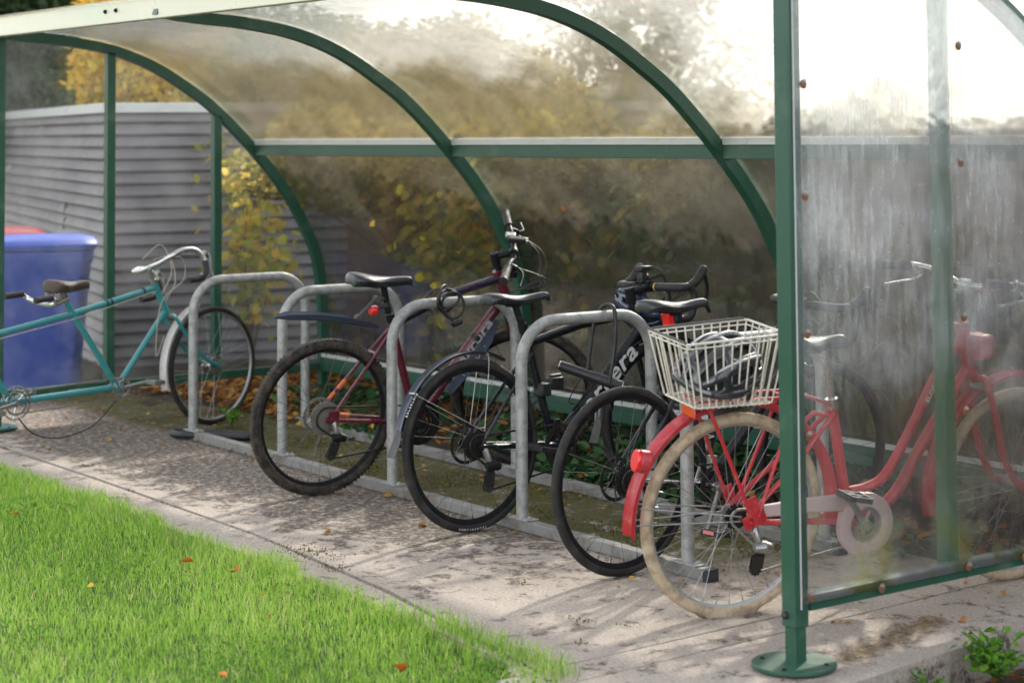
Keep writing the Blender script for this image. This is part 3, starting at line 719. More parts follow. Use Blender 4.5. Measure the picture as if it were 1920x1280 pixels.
def crankset(root, bb, ring, ang, L_=.17, m='blackmetal', ringm='darkcog', guard=0, arms=5, both=True, ringy=-.045, pedm='blackplastic', refl=None, double=0.):
    c = V((bb[0], 0, bb[1])); b = MB()
    b.disc(c, .022, .11, 20); b.disc(c+V((0, -.067, 0)), .018, .02, 16)
    a = R_(ang)
    for s_, aa in ((-1, a), (1, a+math.pi)):
        if s_ == 1 and not both: continue
        q0 = c+V((0, s_*.062, 0)); q1 = c+V((L_*math.cos(aa), s_*.080, L_*math.sin(aa)))
        b.tube([q0, q0.lerp(q1, .5), q1], [.014, .0115, .012], 10, up0=(0, 1, 0), flat=.6)
    o = b.build('crankset', m, root)
    g = MB(); cy = V((0, ringy, 0)); g.gear(c+cy, ring, int(ring*2*math.pi/.0127), .003, ring-.016)
    if double: g.gear(c+cy+V((0, .007, 0)), double, int(double*2*math.pi/.0127), .003, double-.014)
    for k in range(arms):
        a_ = a+k*2*math.pi/arms; g.bar(c+cy+V((.015*math.cos(a_), 0, .015*math.sin(a_))), c+cy+V(((ring-.012)*math.cos(a_), 0, (ring-.012)*math.sin(a_))), .005, .014, up=(0, 1, 0))
    g.build('chainring', ringm, o, smooth=0)
    if guard:
        g = MB(); g.lathe(c+cy+V((0, -.006, 0)), [(ring-.030, -.002), (guard, -.002), (guard+.002, .001), (guard, .003), (ring-.026, .001)], 56); g.build('chain_guard', 'blackpaint', o)
    pedal(root, c+V((L_*math.cos(a), -.135, L_*math.sin(a))), pedm, refl=refl, rot=.2)
    if both: pedal(root, c-V((L_*math.cos(a), -.135, L_*math.sin(a))), pedm, refl=refl, rot=-.1)
    return o
def derailleur(root, hanger, cage, m='blackmetal', top='steel', y=-.062):
    h = V((hanger[0], y, hanger[1])); g = V((cage[0], y+.004, cage[1])); mid = h.lerp(g, .42)+V((.018, -.008, 0))
    b = MB(); b.tube([h+V((0, .01, .03)), h+V((-.004, 0, .008)), h.lerp(mid, .6)], [.009, .014, .013], 10)
    o = b.build('derailleur', top, root)
    b = MB(); b.tube([mid+V((-.028, 0, .004)), mid+V((.004, -.006, .006)), mid+V((.032, -.002, -.002))], [.016, .022, .017], 12, flat=1.1); b.build('parallelogram', m, o)
    b = MB(); up_ = mid+V((-.012, 0, -.022)); lo = g
    for yy in (-.006, .006): b.sweep([up_+V((0, yy, 0)), up_.lerp(lo, .5)+V((0, yy, 0)), lo+V((0, yy, 0))], [(-.001, -.022), (.001, -.022), (.001, .022), (-.001, .022)], up0=(0, 1, 0))
    b.gear(up_, .023, 11, .006, .004); b.gear(lo, .024, 11, .006, .004); b.build('jockey_cage', 'blackplastic' if m != 'steel' else 'darkcog', o, smooth=0)
    return (up_.x, up_.z, .019), (lo.x, lo.z, .019)
def lerp2(a, b, t): return (a[0]+(b[0]-a[0])*t, a[1]+(b[1]-a[1])*t)
def P3(p, y=0.): return V((p[0], y, p[1]))
def rear_triangle(b, seat, bb, hub, yh=.062, r=.0085, rc=.010, seat_y=.012):
    for s_ in (-1, 1):
        b.tube([P3(seat, s_*seat_y), P3(lerp2(seat, hub, .35), s_*.035), P3(hub, s_*yh)], [r*1.1, r, r*.8], 10)
        b.tube([P3(bb, s_*.022), P3(lerp2(bb, hub, .35), s_*.036), P3(hub, s_*yh)], [rc*1.2, rc, rc*.85], 10)
        b.disc(P3(hub, s_*yh), .018, .006, 16)
def fork(T, crown, axle, steer_top, yb=.052, r=.013, blade_curve=0.):
    b = MB(T)
    b.tube([P3(steer_top), P3(crown)], .016, 14)
    d = (P3(axle)-P3(crown)); 
    for s_ in (-1, 1):
        cpt = P3(crown)
        b.curve([cpt+V((0, s_*.012, .004)), cpt+V((0, s_*yb*.9, -.018)), cpt+d*.45+V((-blade_curve*.6, s_*yb, 0)), cpt+d*.8+V((-blade_curve*.5, s_*yb, 0)), P3(axle, s_*yb)], r, 10, 6)
        b.disc(P3(axle, s_*yb), .013, .008, 12)
    return b
def steer(origin, angle_deg, ha=70):
    k = V((-math.cos(R_(ha)), 0, math.sin(R_(ha)))); o = P3(origin)
    return Matrix.Translation(o) @ Matrix.Rotation(R_(angle_deg), 4, k) @ Matrix.Translation(-o)
def dropbar(T, root, c, w=.21, m='tape', hoodm='tape', reach=.085, drop=.13, barm='blackmetal', levers='blackmetal', tilt=0., tape_from=.06, hooks=True, hood_up=.02):
    c = V(c); b = MB(T); rt = Matrix.Rotation(R_(tilt), 3, 'Y')
    def q(x, y, z): return c+rt @ V((x, y, z))
    b.tube([q(0, -.075, 0), q(0, .075, 0)], .0145, 14); o = b.build('handlebar', barm, root)
    for s_ in (-1, 1):
        P = [q(0, s_*.06, 0), q(0, s_*(w-.05), 0), q(.02, s_*(w-.008), .0), q(reach*.7, s_*w, .0), q(reach, s_*w, -.03), q(reach*.95, s_*w, -.075), q(reach*.55, s_*(w+.004), -drop), q(-.06, s_*(w+.012), -drop-.004)]
        t = MB(T); t.curve(P, .0180, 12, 8); g = t.build('bar_tape', m, o)
        t = MB(T); t.curve([q(reach*.45, s_*w, .004), q(reach+.02, s_*w, .018), q(reach+.055, s_*w, .034+hood_up), q(reach+.072, s_*w, .05+hood_up)], [.017, .019, .019, .015], 12, 1 if False else 8) if False else t.tube([q(reach*.45, s_*w, .004), q(reach+.01, s_*w, .012), q(reach+.045, s_*w, .024+hood_up), q(reach+.066, s_*w, .048+hood_up), q(reach+.070, s_*w, .058+hood_up)], [.019, .021, .022, .020, .010], 12)
        h = t.build('brake_hood', hoodm, o, subsurf=1, smooth=180)
        t = MB(T); t.curve([q(reach+.062, s_*w, .036+hood_up), q(reach+.078, s_*(w+.004), -.01), q(reach+.066, s_*(w+.006), -.07), q(reach+.082, s_*(w+.008), -.115)], [.009, .007, .006, .005][0], 8, 6, flat=1.); t.build('brake_lever', levers, o)
    return o
def label_on_tube(root, parent, a, b_, t, r, s, size, m, side=-1, shear=.2, bold=.004, sx=1.25, space=1.05, up=1, upoff=0.):
    # lettering along the tube a->b_, read going forward, on its right-hand side
    A, B = P3(a), P3(b_); d = (B-A).normalized(); yv = V((0, side, 0)); z = yv; x = d; y = z.cross(x)
    p = A.lerp(B, t)+yv*r+y*upoff
    mat4 = Matrix((x, y, z)).transposed().to_4x4(); mat4.translation = p
    return text(s, size, mat4, m, parent, bold=bold, shear=shear, sx=sx, space=space, ext=.0012)

# ---- maroon mountain bike
rt = bike_root('bicycle', -.195, -.268, 1.513, -.12, 'maroon mountain bike with orange marks and a thin grey rear mudguard')
hub, bb, sc, ht, hb = (0, .352), (.478, .290), (.318, .765), (.888, .955), (.930, .845)
b = MB(); b.tube([P3(bb), P3(sc)], .0185, 16); b.tube([P3((ht[0]-.012, ht[1]+.012)), P3((hb[0]+.012, hb[1]-.028))], .024, 18)
b.tube([P3(bb), P3(lerp2(bb, hb, .5)), P3((hb[0]-.005, hb[1]-.005))], [.026, .027, .024], 16, flat=.85); b.disc(P3(bb), .024, .075, 20)
rear_triangle(b, (sc[0]+.01, sc[1]-.035), bb, hub, .064, .0085, .011)
b.tube([P3((.235, .625), -.03), P3((.235, .625), .03)], .007, 8); b.box(P3((.02, .365), -.066), (.05, .006, .05)); b.box(P3((.02, .365), .066), (.05, .006, .05))
fr = b.build('frame', 'maroon', rt)
b = MB(); b.tube([P3((sc[0]+.012, sc[1]-.02)), P3(lerp2(sc, ht, .6)), P3((ht[0]-.012, ht[1]-.028))], [.019, .020, .021], 16, flat=.85, up0=(0, 1, 0)); b.build('top_tube', 'purple', rt)
sj = (sc[0]+.01, sc[1]-.035)
A_, B_ = P3(hub, .062), P3(lerp2(sj, hub, .35), .035)
MB().tube([A_.lerp(B_, .22), A_.lerp(B_, .38)], .0092, 10).build('orange_stripe', 'orange', fr); MB().tube([A_.lerp(B_, .44), A_.lerp(B_, .60)], .0092, 10).build('orange_stripe', 'orange', fr)
A_, B_ = P3(hub, .064), P3(lerp2(bb, hub, .35), .036); MB().tube([A_.lerp(B_, .2), A_.lerp(B_, .5)], .0122, 10).build('orange_stripe', 'orange', fr)
label_on_tube(rt, fr, bb, hb, .60, .0232, 'carrera', .062, 'greyprint', bold=.0015, sx=1.5, shear=.15)
for t in (.34, .66): 
    p = P3(lerp2(bb, hb, t)); d = (P3(hb)-P3(bb)).normalized(); MB().tube([p-d*.012, p+d*.012], .0295, 16, flat=.9).build('strap', 'blackplastic', fr)
b = MB(); d = (P3(hb)-P3(bb)).normalized(); nn = V((d.z, 0, -d.x))
b.sweep([P3(bb)+d*.20+nn*.045, P3(bb)+d*.34+nn*.054, P3(bb)+d*.50+nn*.05, P3(bb)+d*.60+nn*.035], [(-.055, -.004), (0, .012), (.055, -.004), (.052, -.010), (0, .006), (-.052, -.010)], up0=(0, 1, 0), scales=[.8, 1, 1, .4])
mgd = b.build('downtube_guard', 'greymud', rt)
b = MB()
for k in range(6):
    p = P3(bb)+d*(.30+k*.033)+nn*(.060)+V((0, -.036, 0)); b.bar(p-nn*.016, p+nn*.012+d*.006, .004, .004)
b.build('guard_slots', 'greyprint', mgd)
wheel(rt, (0, 0, .352), .352, .0245, rim='blackmetal', tyre='tread', knob=True, rotor=1, cassette=.076, ns=32)
b = MB(); b.tube([P3((.305, .80)), P3((.272, .925))], .0155, 14); b.build('seat_post', 'blackmetal', rt)
b = MB(); b.tube([P3((.322, .760)), P3((.312, .795))], .0215, 16); b.tube([P3((.318, .775), -.022), P3((.345, .79), -.03)], .006, 8); b.build('seat_clamp', 'blackmetal', rt)
saddle(rt, (.102, .995), (.425, .965), .086, thick=.062)
b = MB(); b.sweep([P3((.252, .738)), P3((.19, .752)), P3((.08, .775)), P3((-.06, .797)), P3((-.20, .808)), P3((-.268, .812))], [(-.040, -.024), (-.026, .0), (0, .009), (.026, .0), (.040, -.024), (.024, -.004), (0, .005), (-.024, -.004)], up0=(0, 1, 0), scales=[.35, .8, 1, 1.05, .9, .25])
mg = b.build('mudguard', 'greymud', rt)
b = MB(); b.tube([P3((.292, .87)), P3((.235, .868)), P3((.15, .79))], [.012, .010, .009], 10); b.disc(P3((.15, .785)), .016, .03, 16); b.disc(P3((.24, .868)), .014, .03, 16); b.build('mudguard_arm', 'flap', mg)
b = MB(); b.box(P3((.232, .822)), (.022, .032, .030)); b.disc(P3((.225, .815)), .020, .03, 16, 'x'); lt = b.build('rear_light', 'redlight', rt, bevel=.003)
b = MB(); b.tube([P3((.245, .822)), P3((.285, .835))], .008, 8); b.lathe(P3((.292, .84)), [(.017, -.01), (.021, -.01), (.021, .01), (.017, .01)], 16, 'z'); b.build('light_bracket', 'blackplastic', lt)
crankset(rt, bb, .085, 200, guard=.098, ringm='darkcog', ringy=-.044, refl='orangelens', double=.06)
jk = derailleur(rt, (.03, .325), (.022, .190))
chain(rt, bb, .085, hub, .052, -.043, jock=jk)
b = MB(); b.box(P3((.445, .345), -.03), (.04, .03, .05)); b.build('front_derailleur', 'steel', rt, bevel=.004)
ps = -33; T = steer((.905, .9), ps, 71)
FH = (1.075, .352)
b = fork(T, (.945, .800), FH, (.86, 1.04), .058, .017); b.build('fork', 'blackpaint', rt)
b = MB(T)
for s_ in (-1, 1): b.tube([P3((.965, .735), s_*.058), P3((1.005, .60), s_*.058)], .0195, 14)
b.build('fork_lowers', 'maroon', rt)
wheel(rt, (FH[0], 0, FH[1]), .352, .0245, T, tyre='tread', knob=True, rotor=1, ns=32)
cl = V((.945, 0, 1.062)); TS = T
b = MB(T); b.tube([P3((.862, 1.035)), cl], [.017, .016], 14); b.tube([P3((.875, .985)), P3((.853, 1.052))], .0215, 18); b.disc(cl, .023, .045, 18); b.build('stem', 'blackmetal', rt)
T = T @ Matrix.Translation(cl) @ Matrix.Rotation(R_(9), 4, 'X') @ Matrix.Translation(-cl)
b = MB(T)
b.curve([cl+V((-.045, -.31, .03)), cl+V((-.02, -.16, .028)), cl+V((0, -.07, .002)), cl, cl+V((0, .07, .002)), cl+V((-.02, .16, .028)), cl+V((-.045, .31, .03))], .0145, 12)
hbar = b.build('handlebar', 'blackmetal', rt)
for s_ in (-1, 1):
    b = MB(T); A_, B_ = cl+V((-.028, s_*.20, .029)), cl+V((-.047, s_*.335, .030))
    b.tube([A_, A_.lerp(B_, .1), A_.lerp(B_, .5), A_.lerp(B_, .9), B_], [.0215, .0185, .020, .020, .0215], 14); b.build('grip', 'tape', hbar)
    b = MB(T); q = cl+V((-.015, s_*.175, .026)); b.tube([q, q+V((.03, s_*.005, -.01))], .013, 10); b.box(q+V((.012, s_*.01, -.028)), (.045, .05, .03))
    b.curve([q+V((.035, 0, -.008)), q+V((.058, s_*.04, -.018)), q+V((.052, s_*.10, -.028)), q+V((.045, s_*.14, -.03))], .006, 8, 5); b.build('brake_lever', 'blackmetal', hbar, bevel=.002)
b = MB(T); b.box(cl+V((.01, .04, .048)), (.085, .034, .026)); fl_ = b.build('front_light', 'blackplastic', rt, bevel=.005)
b = MB(T); b.disc(cl+V((.056, .04, .048)), .015, .012, 16, 'x'); b.build('lens', 'chrome', fl_)
b = MB(T); b.box(cl+V((-.02, .09, .04)), (.05, .04, .022)); b.build('bell', 'steel', rt, bevel=.006)
b = MB(T)
for s_, e in ((-1, .03), (-1, .05), (1, .02), (1, .045)):
    b.curve([cl+V((.02, s_*.16, .01)), cl+V((.10+e, s_*.12, -.05)), cl+V((.11+e, s_*.04, -.14)), cl+V((.03, 0, -.20)), P3((.93, .83), s_*.02)], .0026, 6, 8)
b.build('cable', 'blackplastic', rt)

# ---- black road bike with white lettering
rt = bike_root('bicycle', .922, -.207, R_(93), .025, 'black road bike with white lettering and clip-on mudguards, right of the maroon bike')
hub, bb, sc, ht, hb = (0, .345), (.432, .300), (.312, .730), (.905, .850), (.945, .715)
b = MB(); b.tube([P3(bb), P3(lerp2(bb, (.285, .80), 1))], .0175, 16); b.tube([P3(ht), P3(hb)], .025, 18)
b.tube([P3(bb), P3(lerp2(bb, hb, .5)), P3((hb[0]-.01, hb[1]+.02))], [.028, .031, .030], 18, flat=.72); b.disc(P3(bb), .026, .08, 20)
b.tube([P3(sc), P3(lerp2(sc, ht, .5)), P3((ht[0]+.002, ht[1]-.035))], [.018, .021, .023], 16, flat=.8)
rear_triangle(b, (.318, .690), bb, hub, .064, .0085, .012); fr = b.build('frame', 'blackpaint', rt)
label_on_tube(rt, fr, bb, hb, .555, .0238, 'carrera', .112, 'white', bold=.0017, sx=1.24, shear=.12, space=1.06)
wheel(rt, (0, 0, .345), .345, .017, rim='blackmetal', ns=28, rotor=1, cassette=.062, cogm='darkcog', rimd=.026)
b = MB(); b.tube([P3((.285, .79)), P3((.245, .885))], .0145, 14); b.build('seat_post', 'blackmetal', rt)
b = MB(); b.tube([P3((.290, .775)), P3((.279, .812))], .0205, 16); b.build('seat_clamp', 'blackmetal', rt)
saddle(rt, (.088, .948), (.432, .942), .070, dip=.014)
crankset(rt, bb, .088, 176, ringm='darkcog', double=.068, L_=.17)
jk = derailleur(rt, (.025, .318), (.040, .180)); chain(rt, bb, .088, hub, .040, -.043, jock=jk)
b = MB(); b.box(P3((.425, .385), -.03), (.03, .03, .05)); b.build('front_derailleur', 'blackmetal', rt, bevel=.004)
# brake caliper area + lock bracket on the seat tube
b = MB(); b.box(P3((.075, .385), .05), (.06, .03, .035)); b.build('brake_caliper', 'blackmetal', rt, bevel=.005)
b = MB(); b.box(P3((.372, .535), -.010), (.055, .062, .055)); b.box(P3((.44, .555), -.01), (.075, .042, .052)); b.tube([P3((.41, .582), -.01), P3((.475, .584), -.01)], .012, 10); b.build('lock_bracket', 'blackplastic', rt, bevel=.008)
b = MB(); d = (P3(hb)-P3(bb)).normalized(); nn = V((-d.z, 0, d.x))
for s_ in (-1, 1): b.curve([P3(bb)+d*.20+nn*.036+V((0, s_*.01, 0)), P3(bb)+d*.20+nn*.055+V((0, s_*.034, 0)), P3(bb)+d*.30+nn*.075+V((0, s_*.036, 0)), P3(bb)+d*.335+nn*.085+V((0, s_*.02, 0)), P3(bb)+d*.335+nn*.085], .0025, 6, 6)
b.curve([P3(bb)+d*.17+nn*.030, P3(bb)+d*.35+nn*.030], .006, 6, 2); b.build('bottle_cage', 'blackmetal', rt)
def clipguard(root, c, R, a0, a1, m, w=.024, flap=None, T=None, stays=(), hubpt=None, lab=None):
    b = MB(T); P = circ((c[0], 0, c[1]), R, a0, a1, 26)
    b.sweep(P, [(-w, -.011), (-w*.75, -.001), (0, .004), (w*.75, -.001), (w, -.011), (w*.75, -.004), (0, .0015), (-w*.75, -.004)], up0=(0, 1, 0), scales=[.75+.25*min(1, i/4, (26-i)/4) for i in range(27)])
    # section faces outward: flip if needed
    o = b.build('mudguard', m, root)
    if stays:
        b = MB(T)
        for a in stays:
            p = V((c[0]+R*math.cos(R_(a)), 0, c[1]+R*math.sin(R_(a))))
            for s_ in (-1, 1): b.curve([p+V((0, s_*w*.6, .002)), p.lerp(hubpt, .12)+V((0, s_*(w+.012), 0)), V(hubpt)+V((0, s_*.05, .0))], .0018, 6, 6)
            b.tube([p+V((0, -w-.002, -.002)), p+V((0, -w*.6, .006)), p+V((0, w*.6, .006)), p+V((0, w+.002, -.002))], .006, 8)
        b.build('stay', 'steel', o)
    if flap:
        b = MB(T); e = P[-1] if flap > 0 else P[0]; e2 = P[-3] if flap > 0 else P[2]; dd = (e-e2).normalized()
        n_ = V((e.x-c[0], 0, e.z-c[1])).normalized()
        Q = [e-dd*.02+n_*.004, e+dd*.03+n_*.006, e+dd*.09+n_*.018]
        b.sweep(Q, [(-.024, -.0015), (.024, -.0015), (.024, .0015), (-.024, .0015)], up0=(0, 1, 0), scales=[.8, 1.0, 1.15]); b.build('flap', 'flap', o)
    return o
mgr = clipguard(rt, (0, .345), .366, 62, 168, 'bluemud', flap=1, stays=(78, 142), hubpt=V((.03, 0, .40)))
# tiny lettering on the mudguard tail
for i, ch in enumerate('RACEBLADE'):
    a = R_(150-i*1.9+6); p = V((.366*math.cos(a), -.0185, .345+.366*math.sin(a))); zx = V((math.sin(a), 0, -math.cos(a))); zz = V((math.cos(a)*.45, -.85, math.sin(a)*.45)).normalized(); yy = zz.cross(zx).normalized()
    mt = Matrix((zx, yy, zz)).transposed().to_4x4(); mt.translation = p+zz*.0025; text(ch, .013, mt, 'white', mgr, bold=.0003)
for i, ch in enumerate('CONTINENTAL'):
    a = R_(-104+i*2.3); r_ = .333; p = V((r_*math.cos(a), -.0158, .345+r_*math.sin(a))); zx = V((-math.sin(a), 0, math.cos(a))); zz = V((0, -1, 0)); yy = zz.cross(zx)*1
    mt = Matrix((zx, yy, zz)).transposed().to_4x4(); mt.translation = p; text(ch, .0125, mt, 'greyprint', rt.children[1].children[0] if False else fr, name='tyre_lettering', bold=.0003, ext=.0012)
FH = (1.055, .345); T = steer((.93, .77), 0, 71)
b = fork(T, (.962, .690), FH, (.885, .905), .055, .014); b.build('fork', 'blackpaint', rt)
wheel(rt, (FH[0], 0, FH[1]), .345, .017, rotor=1, ns=28, rimd=.026, cogm='darkcog')
clipguard(rt, FH, .366, 35, 176, 'bluemud', flap=1, stays=(60, 140), hubpt=V((FH[0]-.02, 0, .42)))
cl = V((.995, 0, .925))
b = MB(); b.tube([P3((.892, .905)), cl], [.019, .017], 14); b.tube([P3((.90, .865)), P3((.884, .925))], .022, 18); b.disc(cl, .024, .045, 18); b.build('stem', 'blackmetal', rt)
hb_ = dropbar(None, rt, cl, .205, hood_up=.03)
b = MB(); b.tube([cl+V((0, -.052, 0)), cl+V((0, -.072, 0))], .0165, 14); b.build('tape_end', 'yellow', hb_)
b = MB(); b.box(cl+V((-.01, .02, .040)), (.035, .03, .05)); b.box(cl+V((0, .02, .078)), (.066, .040, .024)); b.tube([cl+V((-.03, .02, .04)), cl+V((.03, .03, .04))], .016, 10); b.build('front_light', 'blackplastic', rt, bevel=.006)
b = MB()
for s_, e in ((-1, .0), (-1, .02), (1, .01), (1, .03)): b.curve([cl+V((.10, s_*.19, .03)), cl+V((.13+e, s_*.13, .02-e)), cl+V((.12+e, s_*.04, -.06)), cl+V((.0, s_*.01, -.14)), P3((.93, .70), s_*.025)], .0025, 6, 8)
b.curve([cl+V((.03, 0, .09)), cl+V((.06, -.04, .06)), cl+V((.07, -.05, -.02)), cl+V((.02, -.02, -.10))], .002, 6, 8)
b.build('cable', 'blackplastic', rt)

# ---- plain black road bike
rt = bike_root('bicycle', 1.924, -.241, R_(93), .0, 'plain black road bike with a red light under its saddle, next to the red bike')
hub, bb, sc, ht, hb = (0, .340), (.430, .270), (.330, .745), (.885, .840), (.925, .700)
b = MB(); b.tube([P3(bb), P3((.315, .80))], .0165, 16); b.tube([P3(ht), P3(hb)], .023, 18); b.disc(P3(bb), .024, .08, 20)
b.tube([P3(bb), P3((hb[0]-.01, hb[1]+.015))], .025, 16, flat=.8); b.tube([P3(sc), P3((ht[0], ht[1]-.03))], .0175, 16, flat=.85)
for s_ in (-1, 1):
    b.curve([P3((.335, .70), s_*.012), P3((.26, .655), s_*.032), P3((.13, .50), s_*.05), P3((.01, .352), s_*.062)], .0085, 10, 6)
    b.tube([P3(bb, s_*.022), P3(lerp2(bb, hub, .35), s_*.036), P3(hub, s_*.062)], [.012, .010, .009], 10); b.disc(P3(hub, s_*.062), .018, .006, 16)
fr = b.build('frame', 'blackpaint', rt)
wheel(rt, (0, 0, .340), .340, .0155, ns=28, rotor=1, cassette=.062, cogm='darkcog', rimd=.024)
b = MB(); b.tube([P3((.315, .79)), P3((.285, .925))], .0140, 14); b.build('seat_post', 'blackmetal', rt)
saddle(rt, (.105, .985), (.445, .978), .072, dip=.014)
b = MB(); b.box(P3((.232, .905)), (.026, .040, .055), Matrix.Rotation(R_(-15), 3, 'Y')); lt = b.build('rear_light', 'redlight', rt, bevel=.004)
b = MB(); b.box(P3((.258, .91)), (.03, .03, .03)); b.build('light_bracket', 'blackplastic', lt, bevel=.003)
crankset(rt, bb, .086, 240, m='steel', double=.066, refl='orangelens')
jk = derailleur(rt, (.02, .310), (.035, .175)); chain(rt, bb, .086, hub, .040, -.043, jock=jk)
b = MB(); b.box(P3((.425, .36), -.03), (.035, .03, .055)); b.build('front_derailleur', 'steel', rt, bevel=.004)
FH = (1.07, .340); T = steer((.91, .75), -6, 71)
b = fork(T, (.945, .680), FH, (.865, .90), .052, .013); b.build('fork', 'blackpaint', rt)
wheel(rt, (FH[0], 0, FH[1]), .340, .0155, T, rotor=1, ns=28, rimd=.024, cogm='darkcog')
cl = V((.965, 0, .918))
b = MB(T); b.tube([P3((.872, .895)), cl], .017, 14); b.tube([P3((.882, .855)), P3((.866, .91))], .021, 16); b.disc(cl, .022, .045, 18); b.build('stem', 'blackmetal', rt)
dropbar(T, rt, cl, .205)
b = MB(T)
for s_ in (-1, 1): b.curve([cl+V((.10, s_*.19, .02)), cl+V((.15, s_*.10, .02)), cl+V((.12, s_*.02, -.08)), P3((.93, .70), s_*.02)], .0025, 6, 8)
b.build('cable', 'blackplastic', rt)

# ---- red bike with the basket
rt = bike_root('bicycle', 2.596, -.342, R_(77.3), -.10, 'red step-through bike with cream tyres and a white wire basket over its rear wheel')
hub, bb = (0, .335), (.485, .275)
b = MB(); b.tube([P3((.455, .295)), P3((.372, .675))], .0185, 16); b.disc(P3(bb), .026, .08, 20)
b.curve([P3((.455, .375)), P3((.53, .385)), P3((.605, .425)), P3((.70, .575)), P3((.81, .775)), P3((.90, .865))], .0175, 14, 7)
b.tube([P3((.50, .285)), P3((.645, .345)), P3((.765, .545)), P3((.925, .765))], .0205, 14) if False else b.curve([P3((.49, .28)), P3((.635, .345)), P3((.765, .54)), P3((.925, .765))], .020, 14, 7)
b.tube([P3((.893, .935)), P3((.942, .745))], .0235, 18)
for s_ in (-1, 1):
    b.tube([P3(bb, s_*.025), P3(lerp2(bb, hub, .4), s_*.045), P3((.02, .325), s_*.068)], [.012, .010, .010], 10)
    b.tube([P3((.375, .655), s_*.015), P3((.21, .50), s_*.05), P3((.02, .345), s_*.068)], .0085, 10)
    b.box(P3((.045, .335), s_*.068), (.085, .006, .045), Matrix.Rotation(R_(-25), 3, 'Y'))
b.tube([P3((.372, .640)), P3((.30, .655)), P3((.262, .625))], .0085, 10)
fr = b.build('frame', 'red', rt)
wheel(rt, (0, 0, .335), .342, .0200, rim='alloyrim', tyre='creamtyre', spoke='spoke', ns=36, cassette=.045, cogm='darkcog', hubm='steel', flat=True, rimd=.014)
label_on_tube(rt, fr, (.70, .575), (.81, .775), .62, .0185, 'ELOPS', .022, 'white', bold=.0006, shear=.1)
# mudguards
def guard(root, c, R, a0, a1, w, m, T=None, n=40):
    b = MB(T); P = circ((c[0], 0, c[1]), R, a0, a1, n)
    b.sweep(P, [(-w, -.020), (-w*.92, -.008), (-w*.6, .002), (0, .007), (w*.6, .002), (w*.92, -.008), (w, -.020), (w*.86, -.008), (w*.55, 0), (0, .004), (-w*.55, 0), (-w*.86, -.008)], up0=(0, 1, 0))
    return b.build('mudguard', m, root)
g = guard(rt, (0, .335), .372, -8, 186, .032, 'red')
b = MB(); a = R_(148); p = V((.385*math.cos(a), -.004, .335+.385*math.sin(a))); dr = V((math.cos(a), 0, math.sin(a)))
b.tube([p-dr*.004, p+V((-.035, 0, .006))], .030, 20, flat=1.25, up0=(0, 0, 1)); lt = b.build('rear_light_housing', 'red', rt, bevel=.003)
b = MB(); b.tube([p+V((-.035, 0, .006)), p+V((-.048, 0, .008))], .0285, 20, flat=1.25, up0=(0, 0, 1)); b.build('rear_light', 'redlight', lt, bevel=.003)
# rear rack
b = MB(); zt = .728
for s_ in (-1, 1):
    b.tube([P3((-.17, zt), s_*.05), P3((.24, zt), s_*.05)], .006, 8)
    b.tube([P3((-.14, zt), s_*.052), P3((.03, .345), s_*.076)], .0070, 8)
    b.tube([P3((.20, zt), s_*.052), P3((.055, .345), s_*.076)], .0065, 8); b.tube([P3((.24, zt), s_*.05), P3((.36, .68), s_*.018)], .006, 8)
    b.bar(P3((.035, .42), s_*.079), P3((.06, .33), s_*.079), .030, .004, up=(0, 1, 0)) if False else b.box(P3((.04, .365), s_*.079), (.034, .004, .10), Matrix.Rotation(R_(-22), 3, 'Y'))
for x in (-.17, -.06, .06, .16, .24): b.tube([P3((x, zt), -.05), P3((x, zt), .05)], .0055, 8)
rk_ = b.build('luggage_rack', 'red', rt)
b = MB(); b.box(P3((-.178, zt-.032)), (.010, .088, .040)); b.build('reflector', 'orangelens', rk_, bevel=.008)
b = MB()
for s_ in (-1, 1):
    b.tube([P3((-.362, .395), s_*.03), P3((.0, .345), s_*.062)], .0022, 6); b.tube([P3((-.372, .34), s_*.03), P3((.0, .33), s_*.062)], .0022, 6)
b.build('mudguard_stay', 'spoke', rt)
# basket
b = MB(); b2 = MB()
Lr, Fr, wt, wb, zt2, zb = -.268, .105, .132, .108, .940, .728
def bk(x, y, t):   # x,y in 0..1 across, t height 0 bottom 1 top
    xa = (Lr+.055)+(Fr-.035-Lr-.055)*x; xb = Lr+(Fr-Lr)*x; X = xa+(xb-xa)*t; W = wb+(wt-wb)*t
    return V((X, (y*2-1)*W, zb+(zt2+.018*x-zb)*t))
def rim(t, r, bb_): bb_.tube([bk(.03, 0, t), bk(.97, 0, t), bk(1, .04, t), bk(1, .96, t), bk(.97, 1, t), bk(.03, 1, t), bk(0, .96, t), bk(0, .04, t)], r, 8, closed=True)
rim(1, .0042, b); rim(0, .003, b); rim(.93, .0025, b)
for i in range(12):
    x = i/11
    for y in (0, 1): b.tube([bk(x, y, 1), bk(x, y, 0)], .0031, 6)
for i in range(1, 6):
    y = i/6
    for x in (0, 1): b.tube([bk(x, y, 1), bk(x, y, 0)], .0031, 6)
for i in range(1, 9): b.tube([bk(0, i/9, 0), bk(1, i/9, 0)], .0022, 6)
for i in range(1, 13): b.tube([bk(i/13, 0, 0)-V((0, 0, .004)), bk(i/13, 1, 0)-V((0, 0, .004))], .0022, 6)
bsk = b.build('basket', 'whitewire', rt)
b2 = MB(); b2.tube([bk(0, .02, 1)+V((0, 0, .005)), bk(0, .98, 1)+V((0, 0, .005)), bk(.06, 1, 1)+V((0, 0, .005)), bk(.97, 1, 1)+V((0, 0, .005))], .0046, 8); b2.build('carry_handle', 'flap', bsk)
